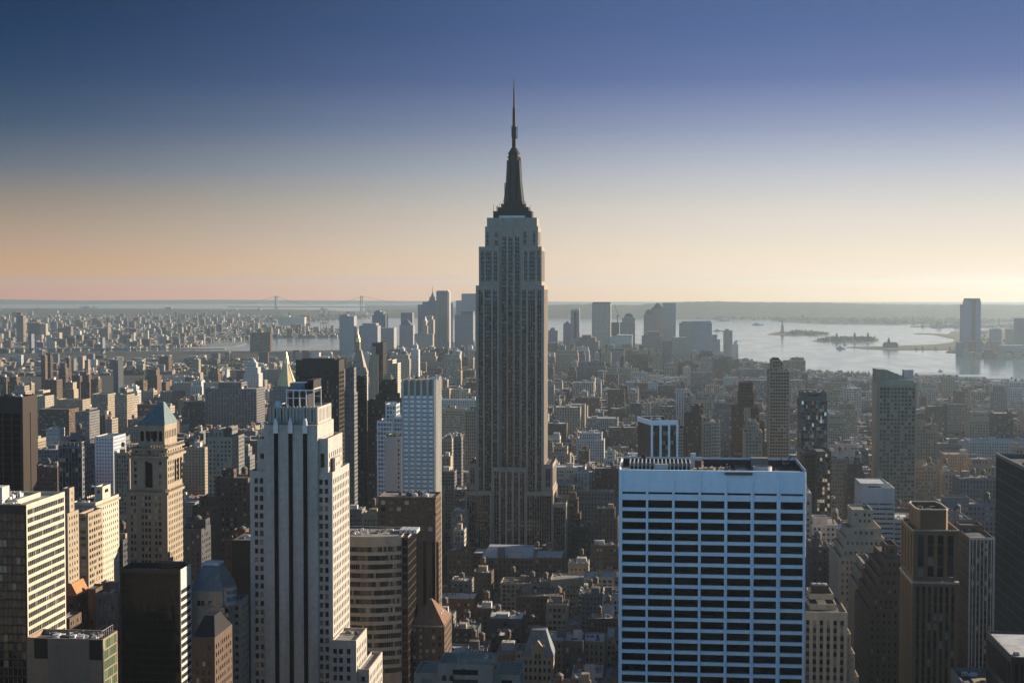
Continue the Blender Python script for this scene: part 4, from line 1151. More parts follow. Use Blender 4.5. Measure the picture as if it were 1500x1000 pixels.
    for a, m_, c, yt, Y, colr, win, lab, lm in ((502, 519, 523, 575, 1180, 'grey', 'bluewall', 'slim grey ribbed tower with balconies beside the dark bronze slab', 'slim grey tower'),
                                           (519.5, 533, 536.5, 551, 1240, 'bronze', 'glass', 'slim black-brown tower with sunlit edge, right of the slim grey tower', 'slim black-brown tower'),
                                           (545, 561, 566, 502, 2100, 'bronze', 'glass', 'tall thin dark tower with tan lower front, left of sunlit beige pair', 'thin dark tower')):
        b = B('apartment_tower', lab, 'apartment building', lm)
        x0, x1, y0, y1, z = placeL(a, m_, c, yt, Y, 14, 30)
        b.tier(x0, x1, y0, y1, 0, z, dict(bay=2.6, fr=.6, fh=3.4, vf=.55))
        if colr == 'grey':
            b.tier(x0 + 1.6, x1 - .8, y0 + 3, y1 - 2, z - 1, Z(540, Y), dict(bay=2.6, fr=.4, fh=3.4))
        if Y == 2100:
            q = b.ex('stone_front', MT['tan']); q.box(x0 - 3, x0 + 10, y0 - 4, y0 - .1, 0, Z(520, Y)); q.box(x0 - 1, x0 + 6, y0 - 2, y0 - .1, Z(520, Y), Z(508, Y))
        b.units(x0 + 1, x1 - 1, y0 + 2, y1 - 2, z - 1, 2, big=3)
        b.done(colr, win)
    # pyramid-roofed block at bottom middle
    b = B('office_building', 'brown brick block with steep brown pyramid roof and skylights, bottom centre left', 'office building', 'brown pyramid-roofed block')
    x0, x1, y0, y1, z = placeL(600, 651, 661.5, 916, 720, 24, 36)
    b.tier(x0, x1, y0, y1, 0, z, dict(bay=3.5, fr=.5, fh=3.5, vf=.55, dep=.35, zt=.9), par=.4)
    q = b.ex('cornice', MT['tan']); q.box(x0 - .5, x1 + .5, y0 - .6, y0 - .003, z - .7, z)
    q = b.ex('pyramid_roof', MT['tile']); q.pyramid(x0 - .1, x1 + .1, y0 - .1, y1 + .1, z - .3, Z(884, 725), .6, 1.2)
    for i in range(2):
        q = b.ex('skylight', MT['steel']); zc = (z + Z(884, 725)) / 2 - 1.5
        q.prism([(x1 - 4.5, y0 + 9 + i * 5), (x1 - 3.0, y0 + 9 + i * 5), (x1 - 3.0, y0 + 12 + i * 5), (x1 - 4.5, y0 + 12 + i * 5)], zc - 3, zc + .6)
    b.done('brown', 'warmglass')
    # pale stone roof in the foreground
    b = B('office_building', 'grey brick block at bottom edge with arched windows and stepped parapets', 'office building', 'bottom grey block')
    Y0 = 500.0
    x0, x1, z = X(641, Y0, 970), X(722, Y0, 970), Z(972, Y0, 680)
    b.tier(x0, x1, Y0, Y0 + 16, 0, z, dict(bay=99), par=1.2)
    for p in (650, 661):
        q = b.ex('arched_window', MT['glass']); xx = X(p, Y0)
        pts = [(-.8, Z(999, Y0)), (.8, Z(999, Y0))] + [(.8 * math.cos(t), Z(990.5, Y0) - .8 + .8 * math.sin(t)) for t in np.linspace(0, math.pi, 7)]
        q.faces([(xx + a, Y0 - .03, c) for a, c in pts])
    q = b.ex('window', MT['glass']); q.box(X(676, Y0), X(681, Y0), Y0 - .04, Y0 - .01, Z(990, Y0), Z(981, Y0))
    b.tier(X(667, Y0), X(720, Y0), Y0 + 4, Y0 + 14, z - 1.2, z + .9, dict(bay=99), par=.5)
    b.tier(x1, X(760, Y0), Y0 + 3, Y0 + 22, 0, Z(991, Y0), dict(bay=99), par=1.3)
    b.tier(x0 - 9, x0, Y0 + 3, Y0 + 20, 0, Z(992, Y0), dict(bay=99), par=1.0)
    q = b.ex('chimney', MT['buff']); q.box(X(720, Y0), X(724, Y0), Y0 + 2, Y0 + 3.5, z, z + 2.6)
    q = b.ex('pergola', MT['steel'])
    for i in range(9):
        xx = X(664, Y0 + 14) + i * 1.2
        q.bar((xx, Y0 + 13, z + .4), (xx + .8, Y0 + 15, z + 1.6), .07, 4); q.bar((xx + .8, Y0 + 13, z + .4), (xx, Y0 + 15, z + 1.6), .07, 4)
    b.units(X(700, Y0), x1 - 1, Y0 + 5, Y0 + 13, z + .4, 4, big=1.6)
    b.done('greystone', 'glass', 'tan')
    # gothic gabled house
    b = B('gabled_building', 'small tan stone building with steep blue slate roof and pointed gothic gable', 'apartment building', 'gothic gabled house')
    Y0 = 800.0; k = Y0 / FPX
    x0, x1, z = X(765, Y0, 960), X(810, Y0, 960), Z(962, Y0, 788)
    b.tier(x0, x1, Y0, Y0 + 24, 0, z, dict(bay=2.5, fr=.52, fh=4.4, vf=.55, dep=.35, zt=.8, zmin=Z(1010, Y0)), par=.01)
    q = b.ex('slate_roof', MT['slate']); q.pyramid(x0 - .3, x1 + .3, Y0 + .2, Y0 + 24, z, Z(922, Y0 + 8, 790), 4.2, 4.5)
    gx = X(788, Y0)
    q = b.ex('gable', MT['tan'])
    hw = 8.6 * k
    q.box(gx - hw, gx + hw, Y0 - .5, Y0 + 6, z - 1, Z(948, Y0))
    q.prism([(gx - hw, Y0 - .5), (gx + hw, Y0 - .5), (gx + hw, Y0 + 6), (gx - hw, Y0 + 6)], Z(948, Y0), Z(938, Y0), [(gx - .3, Y0 - .5), (gx + .3, Y0 - .5), (gx + .3, Y0 + 6), (gx - .3, Y0 + 6)])
    for s_ in (-1, 1):
        q = b.ex('pinnacle', MT['tan']); q.box(gx + s_ * hw - .5, gx + s_ * hw + .5, Y0 - .9, Y0 + .2, z - 1, Z(946, Y0)); q.cyl(gx + s_ * hw, Y0 - .35, .7, 0, Z(946, Y0), Z(941, Y0), 6)
        q = b.ex('gable_window', MT['glass']); q.box(gx + s_ * 1.0 - .62, gx + s_ * 1.0 + .62, Y0 - .56, Y0 - .52, Z(963, Y0), Z(956, Y0))
    b.tier(x0 - 4.2, x0, Y0 + 2, Y0 + 18, 0, z + 3, dict(bay=2.6, fr=.5, fh=4, vf=.5), par=.4)
    q = b.ex('chimney', MT['grey']); q.box(gx - 6, gx - 2, Y0 + 14, Y0 + 17, z + 4, Z(921, Y0 + 14))
    b.done('tan', 'glass')
    # wide roof with pale glazing at the foot of the spired tower
    b = B('loft_building', 'wide low loft with long pale roof glazing at the foot of the spired tower', 'commercial building', 'pale glazed-roof loft')
    Y0 = 1180.0
    x0, x1, z = X(703, Y0, 815), X(782, Y0, 815), Z(817, Y0, 740)
    b.tier(x0, x1, Y0, Y0 + 36, 0, z, dict(bay=3.6, fr=.6, fh=4, vf=.6), par=.5)
    q = b.ex('roof_glazing', MT['steel']); q.prism([(x0 + 1, Y0 + 8), (x1 - 2, Y0 + 8), (x1 - 2, Y0 + 34), (x0 + 1, Y0 + 34)], z - .5, z + 6, [(x0 + 5, Y0 + 20), (x1 - 2, Y0 + 20), (x1 - 2, Y0 + 30), (x0 + 5, Y0 + 30)])
    q = b.ex('roof_house', MT['grey']); q.box(X(728, Y0), X(738, Y0), Y0 + 3, Y0 + 9, z - .5, z + 7)
    q = b.ex('roof_house', MT['white']); q.box(X(744, Y0), X(764, Y0), Y0 + 2, Y0 + 7, z - .5, z + 4.5)
    b.tier(x1, X(824, Y0), Y0, Y0 + 36, 0, z + 1, dict(bay=3.6, fr=.6, fh=4, vf=.6), par=.8)
    b.tank(X(803, Y0), Y0 + 10, z + 4, 2.8, 5)
    b.units(x0 + 2, X(822, Y0), Y0 + 1, Y0 + 8, z - .5, 12, 'tan', 3)
    b.done('brown', 'glass', 'silver')
near_mid()
def near_right():
    st = dict(bay=2.8, fr=.45, fh=3.4, vf=.5, dep=.3)
    # white-topped fin tower behind the banded slab
    b = B('office_building', 'box tower with white rim, white fins over dark glass and brown east wall', 'office building', 'white-finned tower')
    y0, y1, z = 1100, 1136, Z(614, 1100)
    x0, x1 = X(963, 1118) - 10.5, X(963, 1118) + 10.5
    b.tier(x0, x1, y0, y1, 0, z, dict(N=dict(bay=2.2, fr=.85, fh=3.6, vf=.8, zt=4.2, dep=.3, strip=True), E=dict(bay=70, fr=.03)), par=1.5)
    q = b.ex('white_rim', MT['skylit_travertine']); q.box(x0 - .3, x1 + .3, y0 - .5, y0 - .004, z - 3.4, z + .3); q.box(x0 - .5, x0 - .004, y0, y1, z - 3.4, z + .3); q.box(x0 - .3, x1 + .3, y1 + .004, y1 + .4, z - 3, z + .3)
    for p in (956, 968.3, 980.6, 992.4):
        q = b.ex('white_fin', MT['skylit_travertine']); xx = x0 + (p - 955) / 38 * (x1 - x0); q.box(xx - .75, xx + .75, y0 - .9, y0 - .005, 0, z - 3.4)
    b.units(x0 + 2, x1 - 2, y0 + 4, y1 - 4, z - 1.5, 8, big=4)
    root = b.done('brown', 'glass', 'tar', 'black')
    root.rotation_euler = (0, 0, R(17))
    for name, lab, lm, L, Y, wall, win in (
        ('apartment_tower', 'brown brick tower with gold-lit roof house right of the white-finned tower', 'brown brick tower', ((1003, 1032, 608), (1014, 1030, 594)), 1500, 'brown', 'warmglass'),
        ('apartment_tower', 'pale balconied tower with rounded bays, right of the brown brick tower', 'pale balconied tower', ((1029, 1055, 618), (1029, 1041, 611)), 1420, 'beige', 'glass'),
        ('apartment_tower', 'small cream building with white windows between white-finned and brown brick towers', None, ((992, 1004, 627),), 1540, 'cream', 'glass'),
        ('apartment_tower', 'stepped brown tower with white window grid near its top, behind banded slab', 'stepped brown tower', ((1074, 1112, 596), (1083, 1105, 574), (1084, 1103, 560), (1099, 1121, 618)), 1560, 'brown', 'glass'),
        ('apartment_tower', 'little beige stepped tower with white lantern top, in front of the stepped brown tower', 'little beige tower', ((1091, 1117, 632), (1095, 1113, 622), (1099, 1109, 617)), 1380, 'beige', 'warmglass'),
        ('apartment_tower', 'tall slim brown tower, banded floors and dark slanted cap, right of stepped brown tower', 'tall slim brown tower', ((1127, 1157, 543), (1131, 1144, 527), (1134, 1148, 530)), 1500, 'tan', 'glass'),
    ):
        b = B(name, lab, 'apartment building', lm)
        for i, (a, c, yt) in enumerate(L):
            x0, x1 = X(a, Y, yt), X(c, Y, yt)
            zb = 0 if i == 0 or a > L[0][0] + 20 else Z(L[0][2], Y) - 1.5
            b.tier(x0, x1, Y + i * 2.5, Y + 34 - i * 3, zb, Z(yt, Y, a), dict(st, vf=.6 if 'banded' in lab or 'balcon' in lab else .5, fr=.8 if 'banded' in lab else .5))
        z = Z(L[0][2], Y, L[0][0])
        if 'white window grid' in lab:
            q = b.ex('white_grid', MT['white'])
            for i in range(3): q.box(X(1090 + i * 4, Y), X(1091 + i * 4, Y), Y - .3, Y - .02, Z(615, Y), Z(577, Y)) if False else q.box(X(1090 + i * 4, Y), X(1091.2 + i * 4, Y), Y - .4, Y - .02, Z(614, Y), z)
            for i in range(7): q.box(X(1091.2, Y), X(1098, Y), Y - .38, Y - .03, z - 2 - i * 2, z - 1.2 - i * 2)
        if 'balconied' in lab:
            for i in range(14):
                q = b.ex('balcony', MT['white']); q.box(X(1041, Y), X(1055.6, Y), Y - 1.6, Y - .01, z - 4 - i * 3.4, z - 3.0 - i * 3.4)
        if 'slanted cap' in lab:
            q = b.ex('slanted_cap', MT['bronze']); x0, x1 = X(1132, Y), X(1147, Y); za = Z(531, Y)
            q.prism([(x0, Y + 5), (x1, Y + 5), (x1, Y + 20), (x0, Y + 20)], za, za + 6, [(x0, Y + 5), (x0 + 6, Y + 5), (x0 + 6, Y + 20), (x0, Y + 20)])
        if 'gold-lit' in lab:
            q = b.ex('water_tank', MT['wood']); q.cyl(X(1022, Y), Y + 12, 3, 3, Z(594, Y) - 1, Z(590, Y), 12)
        b.units(X(L[0][0], Y) + 1, X(L[0][1], Y) - 1, Y + 3, Y + 28, z - 1, 3, big=4)
        b.done(wall, win)
    # black glass tower and its patterned neighbour
    b = B('hotel_tower', 'black glass tower with scattered bright reflections and pale grey top', 'hotel', 'glinting black tower')
    Y = 1300
    b.tier(X(1173, Y), X(1212, Y), Y, Y + 32, 0, Z(583, Y), dict(bay=1.8, fr=.92, fh=3.3, vf=.9, dep=.08, zt=.5))
    b.tier(X(1174, Y), X(1211, Y), Y + 1, Y + 30, Z(583, Y) - 1, Z(571, Y), dict(bay=99))
    b.units(X(1170, Y), X(1208, Y), Y + 3, Y + 30, Z(571, Y) - 1, 6, big=4)
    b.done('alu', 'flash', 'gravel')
    b = B('hotel_tower', 'shorter dark block with glinting patterned west half, in front of the glinting black tower', 'hotel', 'patterned dark block')
    Y = 1150
    b.tier(X(1178, Y), X(1196, Y), Y, Y + 30, 0, Z(659, Y), dict(bay=2, fr=.85, fh=3.3, vf=.8, dep=.1))
    b.M['window_plain'] = b.M.pop('window'); b.M.pop('spandrel', None)
    b.tier(X(1196, Y), X(1218, Y), Y - 1, Y + 30, 0, Z(656, Y), dict(bay=2, fr=.8, fh=3.3, vf=.75, dep=.1))
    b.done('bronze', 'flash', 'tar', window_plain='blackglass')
    # the tall balcony tower with slanted top
    b = B('apartment_tower', 'tall tan tower with balconies on every floor and a slanted solid top', 'apartment building', 'slant-topped balcony tower')
    Y = 1350.0
    x0, xa, x1 = X(1287, Y), X(1319, Y), X(1342, Y)
    zt = Z(556, Y)
    b.tier(x0, x1, Y, Y + 30, 0, zt, dict(bay=3.1, fr=.72, fh=3.55, vf=.62, dep=.9, zt=4.5), par=.01)
    q = b.ex('balcony_slabs', MT['tan'])
    n = int((zt - 6) / 3.55)
    for i in range(n): q.box(x0 + .4, x1 + .25, Y - .8, Y - .004, zt - 5.2 - i * 3.55, zt - 4.75 - i * 3.55)
    for p in (1287.6, 1304, 1319, 1341): q = b.ex('party_fin', MT['beige']); q.box(X(p, Y) - .4, X(p, Y) + .4, Y - 1.1, Y - .003, 0, zt - 4.2)
    q = b.ex('slanted_top', MT['tan'])
    F = [(x0 - 1.6, Y + 4, zt - .5), (X(1331, Y), Y + 4, zt - .5), (X(1331, Y), Y + 4, Z(551, Y)), (X(1299, Y), Y + 4, Z(538.6, Y)), (x0 - 1.6, Y + 4, Z(538, Y))]
    Bk = [(a, Y + 28, c) for a, _, c in F]
    q.faces(F); q.faces(Bk[::-1])
    for i in range(5):
        j = (i + 1) % 5; q.faces([F[j], F[i], Bk[i], Bk[j]])
    q = b.ex('east_wall', MT['beige']); q.box(x0 - 1.6, x0 - .01, Y + 2, Y + 30, 0, zt - .5)
    q = b.ex('pale_band', MT['beige']); q.box(X(1290, Y), X(1338, Y), Y - .5, Y - .006, Z(560, Y), Z(552.5, Y)); q.box(X(1290, Y), X(1338, Y), Y - .004, Y + 3.9, zt + .01, Z(552.5, Y))
    q = b.ex('lift_house', MT['white']); q.box(X(1327, Y), X(1341, Y), Y + 12, Y + 22, zt, Z(539.5, Y))
    b.done('tan', 'warmglass', 'gravel')
    # white ribbon-window office
    b = B('office_building', 'white office of thin window ribbons with tall blank top, below the slant-topped tower', 'office building', 'white ribbon office')
    Y = 1050.0
    x0, x1 = X(1263, Y), X(1312, Y); z = Z(707, Y)
    b.tier(x0, x1, Y, Y + 36, 0, z, dict(bay=2, fr=.93, fh=3.5, vf=.38, dep=.3, zt=10), par=1)
    b.tier(X(1263.2, Y), X(1304, Y), Y + 5, Y + 34, z - 11, z + 2.5, dict(bay=99), par=.5)
    b.tier(x1, X(1345, Y), Y + 3, Y + 34, 0, Z(752, Y), dict(bay=2, fr=.93, fh=3.5, vf=.38, dep=.3, zt=2), par=1)
    b.units(x1, X(1345, Y), Y + 5, Y + 30, Z(752, Y) - 1, 5, big=4)
    b.done('white', 'glass', 'silver')
    # beige setback building
    b = B('setback_building', 'beige ziggurat with many setbacks and square top house, right of the banded slab', 'office building', 'beige ziggurat')
    Y = 800.0
    z = lambda p: Z(p, Y, 1260)
    for a, c, yt, yb, dy in ((1231, 1262, 816, None, 0), (1236, 1302, 804, None, 4), (1240, 1300, 790, 806, 5), (1244, 1296, 776, 792, 8), (1254, 1285, 751, 777, 12)):
        b.tier(X(a, Y), X(c, Y), Y + dy, Y + 44 - dy, 0 if yb is None else z(yb) - 1, z(yt), dict(st, bay=2.7, fr=.42, dep=.35))
    q = b.ex('flagpole', MT['steel']); q.bar((X(1247, Y), Y + 13, z(751)), (X(1247, Y), Y + 13, z(744)), .12)
    b.units(X(1230, Y), X(1246, Y), Y + 10, Y + 30, z(776) - 1, 3, 'tan', 3)
    b.done('beige', 'warmglass', 'gravel', nwin=100)
    # narrow tan building with stripes between the ziggurats
    b = B('setback_building', 'narrow brown stepped building with vertical grooves in front of the beige ziggurat', 'office building', None)
    Y = 760.0
    for a, c, yt in ((1256, 1289, 845), (1262, 1285, 828), (1267, 1283, 816)):
        b.tier(X(a, Y), X(c, Y), Y + (1267 - a < 6) * 2, Y + 30, 0, Z(yt, Y), dict(st, bay=2.4, fr=.5, strip=True, dep=.4))
    b.done('tan', 'glass', 'gravel')
    b = B('setback_building', 'dark purple-brown ziggurat stepping up to the left of the bronze-tan tower', 'office building', 'dark brown ziggurat')
    Y = 700.0
    for i, (a, yt) in enumerate(((1274, 880), (1280, 862), (1285, 848), (1290, 836), (1295, 824), (1303, 812))):
        b.tier(X(a, Y), X(1330, Y), Y + i * 1.6, Y + 46, 0, Z(yt, Y), dict(st, bay=2.6, fr=.4, fh=3.5), par=.6)
    b.tier(X(1308, Y), X(1324, Y), Y + 14, Y + 30, Z(812, Y) - 1, Z(796, Y), dict(bay=99))
    b.done('brown', 'glass', 'tar')
    # tan-bronze tower with the crown
    b = B('office_tower', 'bronze-tan tower with tall window grooves, pale cornice lines and open-topped crown', 'office building', 'bronze-tan crowned tower')
    Y = 560.0; k = Y / FPX
    x0, x1 = X(1340, Y), X(1406, Y); zt = Z(776, Y, 1370); zm = Z(850, Y, 1370)
    yb = Y + 28
    stt = dict(bay=3.9, fr=.62, fh=3.5, vf=.8, dep=.6, strip=True, mg=1.0)
    b.tier(x0, x1, Y, yb, zm, zt, dict(stt, zt=1.6, zb=.5, fh=4.2, E=dict(bay=7, fr=.4)), par=1)
    b.tier(x0 - .25, x1 + .25, Y - .25, yb + .2, 0, zm - 1.2, dict(stt, zt=.8, bay=2.15, fr=.55, E=dict(bay=3.4, fr=.4)), roof=True, par=.01)
    q = b.ex('pale_cornice', MT['palestone']); q.box(x0 - .5, x1 + .5, Y - .55, yb + .4, zm - 1.15, zm - .35)
    q = b.ex('pale_cornice', MT['palestone'])
    q.box(x0 - .3, x1 + .3, Y - .4, Y - .004, zt - .4, zt + .15); q.box(x1 + .004, x1 + .3, Y, yb, zt - .4, zt + .15); q.box(x0 - .3, x0 - .004, Y, yb, zt - .4, zt + .15)
    cz = Z(749, Y, 1370)
    cp = [(X(1347, Y), Y + 6), (X(1352, Y), Y + 3), (X(1390, Y), Y + 3), (X(1395, Y), Y + 6), (X(1395, Y), Y + 21), (X(1390, Y), Y + 25), (X(1352, Y), Y + 25), (X(1347, Y), Y + 21)]
    ctr = np.mean(cp, 0)
    inn = [tuple(ctr + (np.array(p) - ctr) * .93) for p in cp]
    q = b.ex('crown', MT['bronzetan'])
    for i in range(8):
        j = (i + 1) % 8
        q.faces([(*cp[i], zt - 1), (*cp[j], zt - 1), (*cp[j], cz), (*cp[i], cz)])
        q.faces([(*inn[j], zt), (*inn[i], zt), (*inn[i], cz), (*inn[j], cz)])
    q.faces([(*p, zt + 1) for p in inn])
    q = b.ex('crown_rim', MT['palestone'])
    o1 = [tuple(ctr + (np.array(p) - ctr) * 1.015) for p in cp]
    for i in range(8):
        j = (i + 1) % 8
        q.faces([(*o1[i], cz), (*o1[j], cz), (*o1[j], cz + .45), (*o1[i], cz + .45)]); q.faces([(*o1[i], cz + .45), (*o1[j], cz + .45), (*inn[j], cz + .45), (*inn[i], cz + .45)]); q.faces([(*inn[j], cz), (*inn[i], cz), (*inn[i], cz + .45), (*inn[j], cz + .45)])
    for i in range(5):
        q = b.ex('cooling_fan', MT['alu']); q.cyl(ctr[0] - 5 + i * 2.4, ctr[1] + (i % 2) * 5 - 2, 1.2, 1.2, zt + 1, cz - .4, 12)
    b.done('bronzetan', 'glass', 'tar', 'bronze', nwin=100)
    # brown grid tower with pale frame
    b = B('office_tower', 'purple-brown grid tower with pale stone frame, between bronze-tan tower and glass slab', 'office building', 'pale-framed grid tower')
    Y = 700.0
    b.tier(X(1422, Y), X(1460, Y), Y, Y + 22, 0, Z(776, Y), dict(bay=2.2, fr=.72, fh=3.6, vf=.66, dep=.4, zt=2), par=.8)
    b.tier(X(1424, Y), X(1458, Y), Y + 23, Y + 34, 0, Z(769, Y), dict(bay=2.4, fr=.5, fh=3.6), par=.8)
    q = b.ex('pale_frame', MT['white']); xa, xb = X(1422, Y), X(1460, Y); zz = Z(776, Y)
    q.box(xa, xb, Y - .5, Y - .004, zz - .9, zz + .2); q.box(xb - .9, xb + .1, Y - .5, Y - .004, 0, zz - .91); q.box(xa, xa + .6, Y - .4, Y - .004, 0, zz - .91)
    for i in range(1, 7): q.box(xa + (xb - xa) * i / 7 - .2, xa + (xb - xa) * i / 7 + .2, Y - .3, Y - .004, 0, zz - .91)
    b.done('brown', 'warmglass', 'tar')
    # dark glass slab at the right edge
    b = B('office_tower', 'dark blue-black glass slab at the right edge reflecting warm light', 'office building', 'dark glass edge slab')
    Y = 470.0
    yb = Y + 62; x0 = X(1460, yb); zt_ = Z(664, yb, 1460)
    b.tier(x0, x0 + 40, Y, yb, 0, zt_, dict(E=dict(bay=1.55, fr=.95, fh=3.9, vf=.95, dep=.06, zt=1, mg=.2), N=dict(bay=1.6, fr=.95, fh=3.9, vf=.95, dep=.06, zt=1)), par=1.5)
    q = b.ex('parapet_rail', MT['steel']); q.box(x0 - .1, x0 + .15, Y, yb, zt_, zt_ + .35)
    b.units(x0 + 1, x0 + 20, Y + 3, yb - 3, zt_ - 1.5, 6, 'bronze', 6)
    b.done('alu', 'tealglass', 'tar', nwin=60)
    # pale striped block at the bottom right of the banded slab
    b = B('setback_building', 'pale stone block with grey window stripes and brown roof house beside the banded slab', 'office building', 'pale striped block')
    Y = 640.0
    z = Z(896, Y, 1215)
    b.tier(X(1178, Y), X(1244, Y), Y, Y + 34, 0, z, dict(bay=3.1, fr=.5, fh=3.5, vf=.6, dep=.3, strip=True, zt=3, zb=.5), par=.8)
    for a, yt in ((1250, 917), (1256, 945), (1262, 978)):
        b.tier(X(a - 7, Y), X(a, Y), Y + 1, Y + 34, 0, Z(yt, Y), dict(st), par=.6)
    b.tier(X(1191, Y), X(1231, Y), Y + 8, Y + 24, z - 1, Z(880, Y), dict(bay=99)); b.tier(X(1192, Y), X(1228, Y), Y + 12, Y + 26, z + 3, Z(868, Y), dict(bay=99))
    q = b.ex('cooling_tower', MT['bronze']); q.box(X(1196, Y), X(1221, Y), Y + 13, Y + 20, Z(868, Y) - 1, Z(857, Y))
    for i in range(3): q = b.ex('cooling_fan', MT['steel']); q.cyl(X(1200 + i * 8, Y), Y + 16, 1, 1, Z(857, Y), Z(855, Y), 10)
    b.done('beige', 'glass', 'tar', 'grey', nwin=0)
    # low flat roofs, bottom right
    b = B('office_building', 'low flat-roofed block with pale parapet and tan roof deck, bottom right corner', 'office building', 'low flat-roofed block')
    Y = 430.0
    x0, x1, z = X(1405, Y, 970), X(1482, Y, 970), Z(974, 445, 1440)
    b.tier(x0, x1, Y - 12, Y + 12, 0, z, dict(), par=1.2)
    q = b.ex('roof_deck', MT['tan']); q.box(x0 + 4, x1 - 2, Y - 11, Y + 4, z - 1.2, z - .9)
    b.units(x0 + 1, x1 - 3, Y + 4.5, Y + 10, z - 1.2, 9, big=2); b.units(x0 + 5, x1 - 3, Y - 10, Y + 3, z - .9, 5, big=1.4)
    b.done('grey', 'glass', 'tar')
    b = B('office_building', 'dark louvred roof corner at the bottom right edge', 'office building', None)
    Y = 400.0
    z = Z(962, Y, 1490)
    b.tier(X(1486, Y), X(1560, Y), Y, Y + 30, 0, z, dict(bay=1.5, fr=.7, fh=9, vf=.8, dep=.4, zt=1), par=.5)
    b.units(X(1490, Y), X(1500, Y), Y + 2, Y + 10, z - .5, 2, 'alu', 2)
    b.done('black', 'blackglass', 'silver')
    for name, lab, a, c, yt, Y, wall in (('office_building', 'white stepped roof building behind the beige ziggurat', 1190, 1240, 768, 930, 'white'),
                                         ('office_building', 'long grey slab with wide roof, left of the dark glass edge slab', 1383, 1465, 738, 1000, 'grey'),
                                         ('apartment_block', 'tan apartment slab rising right of the slant-topped balcony tower', 1343, 1373, 622, 1500, 'tan'),
                                         ('apartment_block', 'lower tan block with punched windows under the tan apartment slab', 1341, 1374, 682, 1380, 'tan'),
                                         ('apartment_tower', 'narrow balcony tower showing past the right edge of the banded slab', 1180, 1190, 722, 900, 'beige'),
                                         ('apartment_block', 'dark brown block between banded slab and white stepped roof', 1190, 1216, 800, 850, 'dark grey'),
                                         ('apartment_block', 'blue-shaded grey block behind the pale-framed grid tower', 1396, 1424, 760, 850, 'grey')):
        b = B(name, lab, 'office building' if name[0] == 'o' else 'apartment building', None)
        x0, x1, z = X(a, Y), X(c, Y), Z(yt, Y, a)
        b.tier(x0, x1, Y, Y + 34, 0, z, dict(st, fr=.5))
        b.tier(x0 + 1.5, (x0 + x1) / 2, Y + 6, Y + 16, z - 1, z + 4, dict(bay=99))
        if c - a > 12: b.tank(x1 - 5, Y + 14, z - 1)
        b.units(x0 + .5, x1 - 1, Y + 1, Y + 30, z - 1, 4, big=4)
        b.done(wall, 'warmglass', 'gravel')
near_right()

